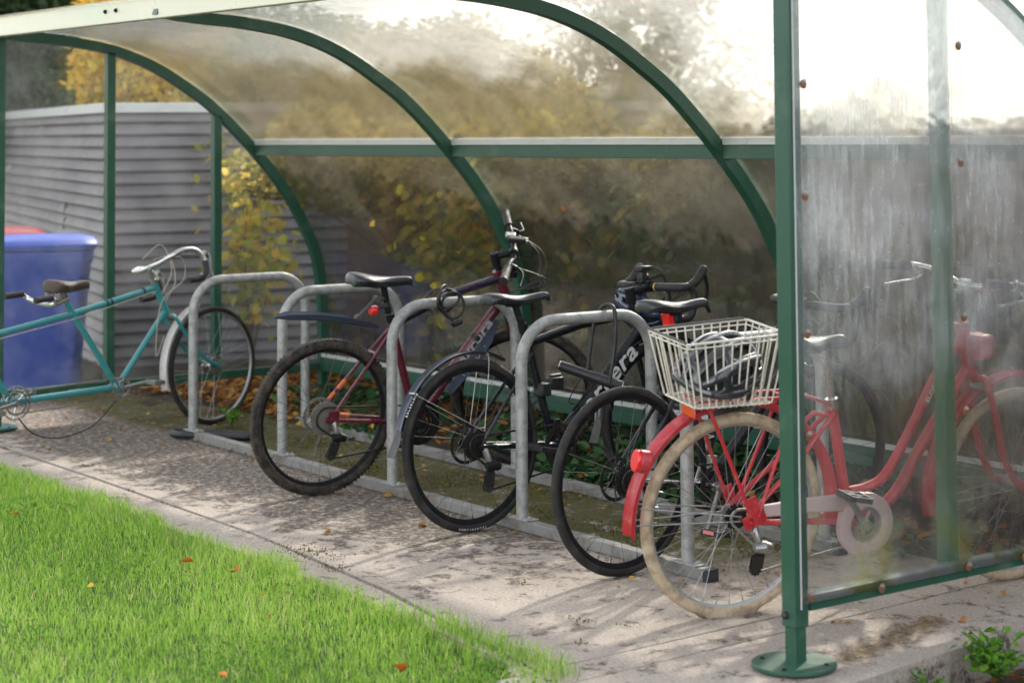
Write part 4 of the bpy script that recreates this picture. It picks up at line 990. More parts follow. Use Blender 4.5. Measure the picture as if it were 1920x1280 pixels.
# seat post, saddle
b = MB(); b.tube([P3((.382, .65)), P3((.335, .88))], .0130, 14); b.build('seat_post', 'chrome', rt)
b = MB(); b.tube([P3((.377, .665)), P3((.370, .700))], .0225, 16); b.tube([P3((.345, .69), -.02), P3((.32, .70), -.03)], .005, 8); b.build('seat_clamp', 'chrome', rt)
saddle(rt, (.195, .925), (.420, .920), .092, m='vinyl', thick=.045)
# chain case and crank
b = MB(); y0 = -.058
b.lathe((bb[0], y0, bb[1]), [(.062, -.010), (.088, -.016), (.108, -.010), (.108, .010), (.062, .010)], 48)
cc = b.build('chain_case', 'pinkwhite', rt)
b = MB(); b.sweep([V((.475, y0, .352)), V((.25, y0, .358)), V((.03, y0, .352))], [(-.012, -.032), (-.009, .024), (0, .030), (.012, .024), (.012, -.034)], up0=(0, 1, 0), scales=[1.0, .8, .62]); b.build('chain_cover', 'pinkwhite', cc, bevel=.003)
crankset(rt, bb, .062, 128, m='steel', ringm='steel', L_=.155, ringy=-.05)
jk = derailleur(rt, (.055, .285), (.062, .165), m='steel'); chain(rt, bb, .062, (.0, .335), .03, -.045, jock=jk, m='cog')
# front
T = steer((.92, .84), 6, 72)
FH = (1.155, .342)
b = MB(T); b.tube([P3((.93, .79)), P3((.965, .725))], .018, 14); b.curve([P3((.955, .735), -.012), P3((.965, .728), -.055), P3((1.01, .60), -.060), P3((1.055, .45), -.060), P3((1.11, .365), -.060), P3(FH, -.06)], .0125, 12)
b.curve([P3((.955, .735), .012), P3((.965, .728), .055), P3((1.01, .60), .060), P3((1.055, .45), .060), P3((1.11, .365), .060), P3(FH, .06)], .0125, 12); b.disc(P3(FH, -.06), .020, .01, 16); b.disc(P3(FH, .06), .020, .01, 16); b.build('fork', 'red', rt)
wheel(rt, (FH[0], 0, FH[1]), .342, .0200, T, rim='alloyrim', tyre='creamtyre', spoke='spoke', ns=36, hubm='steel', rimd=.014)
guard(rt, FH, .378, 76, 192, .032, 'red', T)
b = MB(T)
for s_ in (-1, 1): b.tube([P3((FH[0]-.368, .31), s_*.03), P3(FH, s_*.06)], .0022, 6); b.tube([P3((FH[0]-.34, .16), s_*.03), P3(FH, s_*.06)], .0001, 6)
b.build('mudguard_stay', 'spoke', rt)
b = MB(T); b.tube([P3((.893, .93)), P3((.868, 1.04))], .0125, 14); b.tube([P3((.868, 1.035)), P3((.915, 1.062))], .014, 12); b.disc(P3((.915, 1.062)), .022, .05, 16); b.build('stem', 'chrome', rt)
b = MB(T); b.box(P3((.975, .845)), (.085, .09, .085)); b.tube([P3((.90, .86)), P3((.95, .85))], .022, 12); lk = b.build('basket_mount', 'red', rt, bevel=.012)
cl = V((.918, 0, 1.062)); b = MB(T)
b.curve([cl+V((-.14, -.275, .045)), cl+V((-.02, -.265, .040)), cl+V((.035, -.17, .02)), cl+V((.015, -.06, 0)), cl, cl+V((.015, .06, 0)), cl+V((.035, .17, .02)), cl+V((-.02, .265, .040)), cl+V((-.14, .275, .045))], .0112, 12)
hbr = b.build('handlebar', 'chrome', rt)
for s_ in (-1, 1):
    b = MB(T); b.tube([cl+V((-.04, s_*.268, .041)), cl+V((-.05, s_*.268, .041)), cl+V((-.15, s_*.277, .046)), cl+V((-.165, s_*.278, .047))], [.020, .0165, .017, .019], 14); b.build('grip', 'tape', hbr)
    b = MB(T); q = cl+V((.005, s_*.245, .035)); b.box(q+V((0, 0, -.012)), (.04, .03, .025)); b.curve([q+V((.02, 0, -.02)), q+V((.0, s_*.035, -.05)), q+V((-.06, s_*.045, -.058)), q+V((-.13, s_*.05, -.065))], .0068, 8, 6); b.build('brake_lever', 'chrome', hbr)
b = MB(T)
for s_, e in ((-1, 0), (1, .01), (1, .03)): b.curve([cl+V((.03, s_*.22, .02)), cl+V((.12+e, s_*.13, .03)), cl+V((.14+e, s_*.02, -.10)), P3((1.0, .74), s_*.02)], .0025, 6, 8)
b.build('cable', 'flap', rt)
b = MB(T); b.box(P3((.985, .715)), (.03, .07, .05)); b.build('brake_caliper', 'steel', rt, bevel=.005)

# ---- teal tandem (origin under the front axle)
rt = bike_root('tandem_bicycle', -2.455, .39, R_(101), -.03, 'old teal tandem bicycle with drop handlebars and a cream front mudguard at the left end', 'tandem')
RW = .325; b1, b2_ = (-.655, .272), (-1.30, .262)
ht, hb = (-.424, .800), (-.338, .640)
b = MB(); rr_ = .0165
b.tube([P3((ht[0]-.006, ht[1]+.012)), P3(hb)], .0185, 16)
b.tube([P3(lerp2(ht, hb, .1)), P3((-.955, .680)), P3((-1.42, .61)), P3((-1.72, .56))], rr_, 12)         # top tube running back
b.tube([P3(lerp2(ht, hb, .9)), P3(b1)], .0155, 12)          # down tube
b.tube([P3((-.985, .745)), P3(b1)], rr_, 12)                # front seat tube
b.tube([P3(b1), P3(b2_)], .0175, 12)                         # boom
b.tube([P3((-1.62, .70)), P3(b2_)], rr_, 12)                # rear seat tube
b.disc(P3(b1), .022, .08, 18); b.disc(P3(b2_), .022, .08, 18)
rh = (-1.76, RW)
for s_ in (-1, 1):
    b.tube([P3((-1.58, .64), s_*.015), P3(rh, s_*.065)], .0075, 8); b.tube([P3(b2_, s_*.022), P3(rh, s_*.065)], .009, 8)
fr = b.build('frame', 'teal', rt)
b = MB(); b.tube([P3((-.425, .768), -.018), P3((-.955, .655), -.018), P3((-1.50, .575), -.018)], .0022, 6)
b.curve([P3((-.44, .92), -.05), P3((-.33, .95), -.10), P3((-.29, .83), -.08), P3((-.40, .70), -.03), P3((-.42, .42), -.02), P3((-.36, .52), -.01)], .0024, 6, 10)
b.curve([P3((-.40, .93), .05), P3((-.25, .93), .10), P3((-.24, .80), .06), P3((-.33, .70), .03)], .0024, 6, 10)
b.curve([P3((-.42, .93), .12), P3((-.28, 1.0), .14), P3((-.22, .86), .12), P3((-.36, .74), .02)], .0024, 6, 10)
b.build('cable', 'rope', rt)
b = MB()
for t in (.12, .52, .57): b.tube([P3(lerp2((-.43, .785), (-.955, .68), t)), P3(lerp2((-.43, .785), (-.955, .68), t+.02))], .0185, 12)
b.build('clip', 'blackplastic', fr)
T = steer((-.38, .72), 6, 65)
FH = (0, RW)
b = MB(T)
for s_ in (-1, 1): b.curve([P3((-.322, .628), s_*.010), P3((-.315, .615), s_*.045), P3((-.22, .49), s_*.050), P3((-.10, .375), s_*.050), P3((0, RW), s_*.050)], .0105, 10, 7)
b.build('fork', 'teal', rt)
wheel(rt, (0, 0, RW), RW, .0150, T, rim='alloyrim', tyre='rubber', spoke='spoke', ns=36, hubm='chrome', hubr=.035, rimd=.012)
guard(rt, FH, .350, 108, 197, .026, 'cream', T)
b = MB(T); b.tube([P3((-.43, .81)), P3((-.466, .88))], .012, 12); b.tube([P3((-.466, .88)), P3((-.447, .898))], .014, 12); b.tube([P3((-.428, .808)), P3((-.436, .828))], .018, 14); b.build('stem', 'steel', rt)
cl = V((-.447, 0, .898)); w_ = .195; T = T @ Matrix.Translation(cl) @ Matrix.Rotation(R_(-17), 4, 'X') @ Matrix.Translation(-cl); b = MB(T)
b.curve([cl+V((.15, -w_, -.125)), cl+V((.20, -w_, -.095)), cl+V((.205, -w_, -.03)), cl+V((.16, -w_, .025)), cl+V((.08, -w_+.005, .035)), cl+V((.015, -w_+.04, .015)), cl+V((0, -.08, 0)), cl, cl+V((0, .08, 0)), cl+V((.015, w_-.04, .015)), cl+V((.08, w_-.005, .035)), cl+V((.16, w_, .025)), cl+V((.205, w_, -.03)), cl+V((.20, w_, -.095)), cl+V((.15, w_, -.125))], .0142, 12, 7)
hbr = b.build('handlebar', 'chrome', rt)
for s_ in (-1, 1):
    b = MB(T); b.curve([cl+V((.207, s_*w_, -.035)), cl+V((.202, s_*w_, -.092)), cl+V((.15, s_*w_, -.126)), cl+V((.06, s_*w_, -.135))], .0165, 12, 6); b.build('grip', 'tape', hbr)
    b = MB(T); b.tube([cl+V((.195, s_*w_, -.01)), cl+V((.225, s_*w_, .012))], [.014, .016], 10); b.curve([cl+V((.225, s_*w_, .01)), cl+V((.25, s_*w_, -.02)), cl+V((.235, s_*w_, -.09)), cl+V((.245, s_*w_, -.13))], .0065, 8, 6); b.build('brake_lever', 'steel', hbr)
# front saddle with the rear rider's bar behind it
b = MB(); b.tube([P3((-.98, .735)), P3((-1.005, .80))], .0125, 12); b.build('seat_post', 'steel', rt)
saddle(rt, (-1.095, .868), (-.845, .856), .085, m='leather', thick=.075)
b = MB()
for s_ in (-1, 1):
    for k in range(7):
        b.lathe(P3((-1.065, .845), s_*.045)+V((0, 0, -.0125*k)), [(.014, -.003), (.021, -.003), (.021, .003), (.014, .003)], 14, 'z')
    b.tube([P3((-1.065, .86), s_*.045), P3((-1.065, .765), s_*.045), P3((-1.0, .775), s_*.015)], .005, 8)
b.build('saddle_spring', 'rust', rt)
b = MB(); b.tube([P3((-.975, .765)), P3((-1.06, .735)), P3((-1.10, .74))], .013, 10); b.build('stoker_stem', 'steel', rt)
b = MB(); c0 = V((-1.10, 0, .74))
b.curve([c0+V((-.13, -.135, .045)), c0+V((-.07, -.135, .05)), c0+V((-.03, -.12, .02)), c0, c0+V((-.03, .12, .02)), c0+V((-.07, .135, .05)), c0+V((-.13, .135, .045))], .0115, 10, 7); hb2 = b.build('stoker_handlebar', 'chrome', rt)
for s_ in (-1, 1): b = MB(); b.tube([c0+V((-.06, s_*.135, .05)), c0+V((-.165, s_*.135, .043))], .0165, 12); b.build('grip', 'tape', hb2)
def tcrank(c, ring, ang, L_=.165):
    cc = V((c[0], 0, c[1])); a = R_(ang); b = MB(); b.disc(cc, .012, .12, 12)
    for s_, aa in ((-1, a), (1, a+math.pi)): b.tube([cc+V((0, s_*.05, 0)), cc+V((L_*math.cos(aa), s_*.065, L_*math.sin(aa)))], [.012, .009], 10, up0=(0, 1, 0), flat=.6)
    o = b.build('crankset', 'steel', rt); g = MB(); g.gear(cc+V((0, -.042, 0)), ring, int(ring*2*math.pi/.0127), .003, ring-.010)
    g.lathe(cc+V((0, -.046, 0)), [(ring*.62, -.002), (ring*.72, -.002), (ring*.72, .002), (ring*.62, .002)], 32)
    for k in range(5):
        a_ = a+k*2*math.pi/5; g.bar(cc+V((.012*math.cos(a_), -.044, .012*math.sin(a_))), cc+V(((ring-.006)*math.cos(a_), -.044, (ring-.006)*math.sin(a_))), .004, .009, up=(0, 1, 0))
    g.build('chainring', 'chrome', o, smooth=0)
    for s_, aa in ((-1, a), (1, a+math.pi)):
        p = cc+V((L_*math.cos(aa), s_*.115, L_*math.sin(aa))); b = MB(); b.disc(p, .008, .09, 10)
        for x in (-.03, .03): b.box(p+V((x, 0, 0)), (.004, .08, .022))
        for y in (-.04, .04): b.box(p+V((0, y, 0)), (.066, .004, .024))
        b.build('pedal', 'steel', rt, smooth=0)
tcrank(b1, .055, 8); tcrank(b2_, .088, 188)
chain(rt, b1, .055, b2_, .055, -.042, m='cog')
wheel(rt, (rh[0], 0, rh[1]), RW, .0150, rim='alloyrim', spoke='spoke', ns=36, hubm='chrome', rimd=.012, cassette=.045)
saddle(rt, (-1.74, .82), (-1.50, .82), .078, m='leather', thick=.05)
b = MB(); b.tube([P3((-1.615, .69)), P3((-1.655, .79))], .0125, 12); b.build('seat_post', 'steel', rt)
b = MB(); b.curve([P3((-1.28, .18), -.04), P3((-1.20, .10), -.04), P3((-1.09, .062), -.04), P3((-.97, .06), -.04), P3((-.82, .10), -.04), P3((-.69, .21), -.04)], .0040, 6, 8); b.build('slack_chain', 'darkcog', rt)

# ------------------------------------------------------------------ locks and helmets
o = MB()
o.curve([(.985, .30, .50), (.985, .300, .70), (.99, .305, .838), (1.015, .315, .872), (1.045, .335, .866), (1.058, .345, .80), (1.058, .345, .50)], .0085, 12, 6) if False else None
def rackpt(x, y, z):
    return Matrix.Rotation(-.0289, 3, 'Z') @ V((x, y, z))
# D lock over the fourth hoop
lk = empty('bike_lock', rackpt(1.015, .40, .60)); tag(lk, 'black D-lock hooked over the hoop and the frame of the bike with white lettering', 'lock')
p0 = rackpt(1.015, .40, 0)
b = MB(); hx = .062
b.curve([(-hx, -.02, -.02), (-hx, -.0, .10), (-hx*.95, .02, .20), (-hx*.6, .04, .262), (0, .05, .278), (hx*.6, .05, .262), (hx*.95, .04, .20), (hx, .03, .10), (hx, .0, -.04)], .0085, 12, 7)
b.build('shackle', 'blackplastic', lk)
b = MB(); a_, c_ = V((-.105, -.13, .03)), V((.085, .05, -.055)); dd = (c_-a_); b.tube([a_, a_+dd*.02, a_+dd*.5, a_+dd*.52, a_+dd*.98, c_], [.019, .021, .021, .0235, .0235, .021], 18); body = b.build('lock_body', 'blackplastic', lk)
b = MB(); b.tube([a_-dd*.01, a_+dd*.012], .0185, 18); b.tube([a_+dd*.99, a_+dd*1.01], .0195, 18); b.build('end_ring', 'chrome', body)
# coiled cable lock on the third hoop
cl_ = empty('cable_lock', rackpt(-.005, .27, .84)); tag(cl_, 'thin black coiled cable lock hanging over the top of the third hoop', 'lock')
b = MB()
def loop(cx, cy, cz, rx, rz, tilt, n=20, ph=0.): return [V((cx+tilt*math.cos(2*math.pi*k/n+ph), cy+rx*math.cos(2*math.pi*k/n), cz+rz*math.sin(2*math.pi*k/n))) for k in range(n)]
b.tube(loop(.0, .0, .012, .064, .045, .04), .006, 8, closed=True); b.tube(loop(.0, .01, .02, .058, .050, -.045), .006, 8, closed=True); b.tube(loop(.01, .01, .0, .072, .05, -.04), .006, 8, closed=True); b.tube(loop(.038, .03, -.02, .055, .060, .01), .0062, 8, closed=True)
b.curve([(.035, -.02, -.04), (.04, .02, -.085), (.04, .05, -.10)], .0045, 8, 6); b.build('cable', 'blackplastic', cl_)
b = MB(); b.tube([(.04, .02, -.095), (.04, .035, -.105), (.04, .075, -.095)], [.010, .016, .013], 12); b.build('lock_body', 'blackplastic', cl_)
# heavy loop lock at the foot of the first hoop
b = MB(); c0 = rackpt(-2.055, .0, .022); b.curve([c0+V(p) for p in ((-.13, -.05, 0), (-.17, .0, 0), (-.12, .06, .0), (.0, .08, .0), (.16, .20, .0), (.22, .24, 0), (.26, .19, 0), (.20, .12, 0), (.05, -.02, .005), (-.05, -.06, 0))], .019, 12, 8, closed=True)
tag(b.build('chain_lock', 'blackplastic'), 'thick black sleeved lock loop lying around the foot of the leftmost hoop', 'lock')
# helmets
def helmet(name, loc, rot, m1, m2, label, s=1.):
    r = empty(name, loc, rot); tag(r, label, 'helmet')
    ax, ay, az = .145*s, .105*s, .115*s
    def e(u, v, k=1.): # u front-back angle, v side angle
        return V((ax*k*math.cos(u), ay*k*math.sin(v)*abs(math.sin(u))**.6, az*k*math.sin(u)*math.cos(v)))
    b = MB(); NU, NV = 26, 25; vs = [e(R_(2+176*i/NU), R_(-88+176*j/NV)) for i in range(NU+1) for j in range(NV+1)]
    fs = []
    for i in range(NU):
        for j in range(NV):
            vent = (j % 5 in (2, 3)) and 2 <= i < NU-2 and not ((i+(j//5)*2) % 8 in (0, 1)) and not (j < 2 or j > NV-3)
            if not vent: fs.append((i*(NV+1)+j, i*(NV+1)+j+1, (i+1)*(NV+1)+j+1, (i+1)*(NV+1)+j))
    b.add(vs, fs); sh_ = b.build('shell', m1, r, smooth=180)
    md = sh_.modifiers.new('solid', 'SOLIDIFY'); md.thickness = .020; md.offset = -1; md = sh_.modifiers.new('sub', 'SUBSURF'); md.levels = md.render_levels = 1
    b = MB(); NU, NV = 16, 16; vs = [e(R_(3+174*i/NU), R_(-88+176*j/NV), .84) for i in range(NU+1) for j in range(NV+1)]
    b.add(vs, [(i*(NV+1)+j, i*(NV+1)+j+1, (i+1)*(NV+1)+j+1, (i+1)*(NV+1)+j) for i in range(NU) for j in range(NV)]); b.build('liner', 'foam', r)
    if m2 != 'foam':
        for v in (-54, -18, 18, 54): MB().tube([e(R_(16+(60+abs(v))*i/12), R_(v*(1-.25*i/12)), 1.0) for i in range(13)], [.002]+[.0055]*11+[.002], 8).build('silver_band', m2, r, smooth=60)
    b = MB(); b.tube([V((ax*.97*math.cos(2*math.pi*i/36), ay*1.0*math.sin(2*math.pi*i/36), .008+.012*math.cos(4*math.pi*i/36))) for i in range(36)], .0155, 10, closed=True, up0=(0, 0, 1)); b.build('rim', m1, r)
    b = MB(); b.lathe((0, 0, .02), [(.090, -.018), (.098, -.018), (.098, .018), (.090, .018)], 30, 'z'); b.build('head_band', 'foam', r)
    b = MB()
    for s_ in (-1, 1):
        b.sweep(spline([(.06*s, s_*ay*.95, .0), (.02*s, s_*ay*.85, -.07*s), (.0, s_*.03, -.125*s), (0, 0, -.135*s)], 6), [(-.001, -.008), (.001, -.008), (.001, .008), (-.001, .008)], up0=(1, 0, 0))
        b.sweep(spline([(-.07*s, s_*ay*.95, .0), (-.02*s, s_*ay*.85, -.06*s), (.0, s_*ay*.72, -.075*s)], 6), [(-.001, -.006), (.001, -.006), (.001, .006), (-.001, .006)], up0=(1, 0, 0))
    b.build('strap', 'flap' if m1 == 'x' else 'blackplastic', r)
    return r
hE = V((math.cos(1.349), math.sin(1.349), 0))
def e_local(x, y, z):
    la = -.10; n = V((-hE.y, hE.x, 0)); up = V((0, 0, 1))*math.cos(la)+n*math.sin(la); left = up.cross(hE); return V((2.596, -.342, 0))+hE*x+left*y+up*z
helmet('cycling_helmet', e_local(-.075, .0, .815), Matrix.Rotation(1.349+.45, 3, 'Z') @ Matrix.Rotation(R_(24), 3, 'X') @ Matrix.Rotation(R_(-16), 3, 'Y'), 'helmetblack', 'helmetsilver', 'black and silver vented cycling helmet lying in the white wire basket', 1.14)
def c_local(x, y, z):
    h = V((math.cos(R_(93)), math.sin(R_(93)), 0)); return V((.922, -.207, 0))+h*x+V((h.y, -h.x, 0))*(-y)+V((0, 0, z))
helmet('cycling_helmet', c_local(1.05, .085, .835), Matrix.Rotation(R_(5), 3, 'Z') @ Matrix.Rotation(R_(14), 3, 'Y') @ Matrix.Rotation(R_(150), 3, 'X'), 'helmetblue', 'foam', 'dark blue helmet hanging under the drop handlebars of the bike with white lettering', 1.1)

# wooden board leaning on the wall
b = MB(); b.box((-3.05, 2.10, .44), (.30, .03, .98), Matrix.Rotation(R_(-5), 3, 'X')); tag(b.build('wooden_board', 'board', smooth=0, bevel=.004), 'weathered brown board leaning upright against the brick wall behind the rear panel', 'board')

# ------------------------------------------------------------------ ground cover and fallen leaves
def scatter(n, x0, x1, y0, y1, z=0., dens=None):
    out = []
    while len(out) < n:
        p = np.stack([rng.uniform(x0, x1, n), rng.uniform(y0, y1, n), np.full(n, z)], 1)
        if dens is not None: p = p[rng.random(n) < dens(p[:, 0], p[:, 1])]
        out += list(p)
    return np.array(out[:n])
def flat_axes(n, tilt=.35):
    a = rng.uniform(0, 2*math.pi, n); d = np.stack([np.cos(a), np.sin(a), rng.normal(0, tilt, n)], 1); d /= np.linalg.norm(d, axis=1)[:, None]
    u = np.stack([rng.normal(0, tilt, n), rng.normal(0, tilt, n), np.ones(n)], 1); w = np.cross(d, u); w /= np.linalg.norm(w, axis=1)[:, None]
    return w, d, np.cross(w, d)
n = 2600
P = scatter(n, -2.6, 2.6, .80, 2.15, 0, lambda x, y: np.clip((np.sin(x*2.1+1)+np.sin(x*5.3+y*4)*.6+.9)*.6, .08, 1)*(1-.6*((x > 1.3) & (y < 1.1))))
P[:, 2] = .03+rng.random(n)*.13
o = leaves('ivy_ground_cover', P, .062, 'ivy_leaf', axes=flat_axes(n, .45)); tag(o, 'dark green ivy leaves creeping over the soil below the rear panel', 'ground cover', kind='stuff')
n = 900
P = scatter(n, -2.0, 2.4, .68, 1.0, 0, lambda x, y: np.clip(np.sin(x*3.1)+np.sin(x*7.7)*.7, .0, 1))
P[:, 2] = .012+rng.random(n)*.05
o = leaves('ivy_runners', P, .045, 'ivy_leaf', axes=flat_axes(n, .4)); tag(o, 'thin ivy runners spreading past the rear ground rail', 'ground cover', kind='stuff')
n = 3600
P = scatter(n, -4.2, 2.6, .75, 2.1, .012, lambda x, y: np.where(x < -1.7, 1., .16+.1*np.sin(x*3)))
P[:, 2] += rng.random(n)*.035
o = leaves('leaf_litter', P, .055, 'litter', axes=flat_axes(n, .35)); tag(o, 'brown and orange fallen leaves in the soil bed behind the rack', 'leaf litter', kind='stuff')
n = 1500
P = scatter(n, -4.5, 3.3, -.75, .85, .006, lambda x, y: np.clip(np.exp(-((y-.02-.04*np.sin(x*4))/.10)**2)*1.0+np.exp(-((y-.62)/.12)**2)*.8+np.exp(-((y+.98+.10*(x-.5)/2)/.05)**2)*.5*(x > -.5)+np.where(x < -2.2, .9, .03), 0, 1))
o = leaves('small_debris', P, .018, 'litter', axes=flat_axes(n, .25), detailed=False, var=.8); tag(o, 'crumbs of dry leaf and twig along the ground rails', 'debris', kind='stuff')
n = 1500
P = scatter(n, 3.0, 3.30, -.45, .15, .004, lambda x, y: np.exp(-((x-3.17+.25*(y+.2))/.05)**2))
w_, d_, z_ = flat_axes(n, .15); o = leaves('dry_needles', P, .022, 'straw', axes=(w_*.14, d_, z_), detailed=False, var=.7); tag(o, 'drift of dry brown needles on the concrete behind the base plate', 'debris', kind='stuff')
# moss tufts on the concrete
n = 9500
def mossd(x, y):
    s = np.sin(x*9.1+y*6)*.5+np.sin(x*3.7-y*11)*.5; band = np.exp(-((y-.35)/.28)**2)*(x < 2.0)*(x > -2.3)
    spots = np.zeros_like(x)
    for (cx, cy, r) in ((1.80, -.60, .07), (2.02, -.66, .04), (2.35, -.78, .10), (2.50, -.70, .06), (.85, -.92, .22), (.55, -.55, .05), (1.15, -1.0, .1), (-1.6, -.75, .08), (2.58, -.95, .05)):
        spots += np.exp(-(((x-cx)/(r*.55))**2+((y-cy)/(r*.33))**2))
    return np.clip(band*np.clip(s+.35, 0, 1)+spots, 0, 1)
P = scatter(n, -2.3, 2.8, -1.1, .7, .002, mossd)
w_, d_, z_ = rand_rot(n, 0, -1.2)
m_ = [(0, (.030, .028, .010)), (1, (.10, .10, .025))]
o = leaves('moss_tufts', P, .0075, 'olive_leaf', detailed=False, axes=(w_, d_, z_), rnd=rng.random(n)*.55, var=.6); tag(o, 'low clumps of dark moss between the ground rails and on the slab', 'moss', kind='stuff')

# grass blades
n = 270000
gx = rng.uniform(-7.5, 3.9, n); u_ = rng.random(n); gy = -1.09-(u_**1.25)*3.1
edge = -1.10-.045*np.sin(gx*1.3+.5)-.03*np.sin(gx*4.7)-.02*np.sin(gx*11)-.055*np.clip(gx-.8, 0, 2)
keep = (gy < edge+rng.normal(0, .018, n)) & ~((gx > 2.88+rng.normal(0, .04, n)+(gy+1.3)*-.25) & (gy > -1.75)); gx, gy, edge = gx[keep], gy[keep], edge[keep]; n = len(gx)
clump = .5+.5*np.sin(gx*5.1+np.sin(gy*4)*1.5)*np.sin(gy*6.3+np.sin(gx*3)*1.2); fine = .5+.5*np.sin(gx*23+gy*7)*np.sin(gy*29-gx*5)
h = (.017+.014*clump+.010*fine)*(.5+.95*rng.random(n))*(1+.45*np.exp(-((gy-edge)/.10)**2))
a = rng.uniform(0, 2*np.pi, n); wd = .0008+.0011*rng.random(n)
la = rng.uniform(0, 2*np.pi, n); lean = h*(.25+.75*rng.random(n))
wx, wy = np.cos(a)*wd, np.sin(a)*wd; lx, ly = np.cos(la)*lean, np.sin(la)*lean; z0 = -.03+.026*np.exp(-((gy-edge)/.12)**2)
B = np.zeros((n, 5, 3))
B[:, 0] = np.stack([gx-wx, gy-wy, z0], 1); B[:, 1] = np.stack([gx+wx, gy+wy, z0], 1)
B[:, 2] = np.stack([gx+wx*.8+lx*.35, gy+wy*.8+ly*.35, z0+.01+h*.62], 1); B[:, 3] = np.stack([gx-wx*.8+lx*.35, gy-wy*.8+ly*.35, z0+.01+h*.62], 1)
B[:, 4] = np.stack([gx+lx, gy+ly, z0+.012+h], 1)
off = (np.arange(n)*5)[:, None]; patch = .5+.5*np.sin(gx*1.7+gy*2.9)*np.cos(gy*1.9-gx*.8)
rv = np.clip(rng.random(n)*.55+.30*patch+.12*clump+(rng.random(n) < .10)*.5, 0, 1)
o = np_mesh('grass', B.reshape(-1, 3), [np.array([[0, 1, 2, 3]])+off, np.array([[3, 2, 4]])+off], 'grass', np.repeat(rv, 5)); tag(o, 'short bright green lawn grass in front of the concrete', 'grass', kind='stuff')
n = 2600      # clover and broad weeds in the lawn
P = scatter(n, -3, 3.0, -2.9, -1.2, .008, lambda x, y: np.clip(np.sin(x*4.4+2)*np.sin(y*5.2+x)-.25, 0, 1)); P[:, 2] += rng.random(n)*.018-.012
o = leaves('lawn_weeds', P, .016, 'green_leaf', axes=flat_axes(n, .5)); tag(o, 'small round weed leaves mixed into the lawn', 'weeds', kind='stuff')

# fallen leaves that can be counted
def one_leaf(loc, size, m, label, rot=None, cat='leaf', group='single fallen leaves', curl=1.):
    n = 1; d = V((random.uniform(-1, 1), random.uniform(-1, 1), random.uniform(-.2, .35))) if rot is None else V(rot[0]); d.normalize()
    u = V((random.uniform(-.5, .5), random.uniform(-.5, .5), 1)) if rot is None else V(rot[1]); w = d.cross(u).normalized(); z = w.cross(d)
    vs = np.array([[p[0]*1.25*w[i]+p[1]*d[i]+p[2]*3*curl*z[i] for i in range(3)] for p in LEAF])*size
    o = np_mesh('fallen_leaf', vs, [LEAF_T], m, np.full(len(LEAF), random.random())); o.location = loc
    s = o.modifiers.new('solid', 'SOLIDIFY'); s.thickness = .0006
    tag(o, label, cat, group); return o
GL = [((.82, -1.40), .05, 'orange_leaf', 'folded orange brown leaf on the lawn near the concrete edge'), ((1.05, -1.34), .052, 'orange_leaf', 'pale orange leaf on the lawn, right of the folded one'),
      ((-.55, -1.55), .04, 'litter', 'small pale leaf on the far part of the lawn'), ((2.58, -1.62), .045, 'orange_leaf', 'orange leaf on the lawn near the bottom corner of the grass'),
      ((.95, -1.85), .03, 'bright_yellow', 'little yellow leaf in the middle of the lawn'), ((1.75, -1.60), .036, 'orange_leaf', 'small orange leaf in the grass below the second gap of the rack'),
      ((1.42, -1.45), .03, 'yellow_leaf', 'yellow green leaf standing in the grass'), ((2.25, -2.05), .034, 'orange_leaf', 'orange leaf low in the lawn, nearest the viewer'),
      ((.25, -2.0), .03, 'litter', 'dark brown leaf scrap in the left part of the lawn')]
for (x, y), s, m, lab in GL: one_leaf((x, y, .028), s, m, lab)
for (x, y), s, m, lab in [((.72, -.30), .05, 'litter', 'curled reddish brown leaf on the slab below the rear wheel of the lettered black bike'), ((.83, -.22), .035, 'orange_leaf', 'small orange leaf beside the rear wheel of the lettered black bike'),
                          ((.05, -.08), .04, 'litter', 'red brown leaf by the foot of the third hoop'), ((2.0, -.28), .028, 'bright_yellow', 'yellow leaf under the rear wheel of the plain black bike'),
                          ((3.17, .18), .034, 'orange_leaf', 'pale orange leaf on the concrete outside the right end panel'), ((.60, -.68), .03, 'litter', 'cream leaf on the open slab')]:
    one_leaf((x, y, .008), s, m, lab)
# leaves stuck on the rear panel
PO = arcpts(.042, 14)
def panel_leaf(x, z, s, lab, m='orange_leaf'):
    p = min((q for q in PO if q.y > .5), key=lambda q: abs(q.z-z)); i = PO.index(p); t = (PO[i+1]-PO[i-1]).normalized(); nr = V((0, -t.z, t.y))
    a = random.uniform(0, 6); tt = V((math.cos(a), 0, 0))+t*math.sin(a)
    o = one_leaf((x, p.y+nr.y*.006, p.z+nr.z*.006), s, m, lab, rot=(tt, nr), group='leaves stuck to the rear panel', curl=.25); o.name = 'stuck_leaf'
def pan(px, py):   # where a sight line meets the rear panel
    o_, d_ = CAMLOC, RAY(px, py); best = None
    for i in range(len(PO)-1):
        p = PO[i]
        if p.y < .4: continue
        tt = (p.y-o_.y)/d_.y; q = o_+d_*tt; e = abs(q.z-p.z)
        if best is None or e < best[0]: best = (e, q.x, p.z)
    return best[1], best[2]

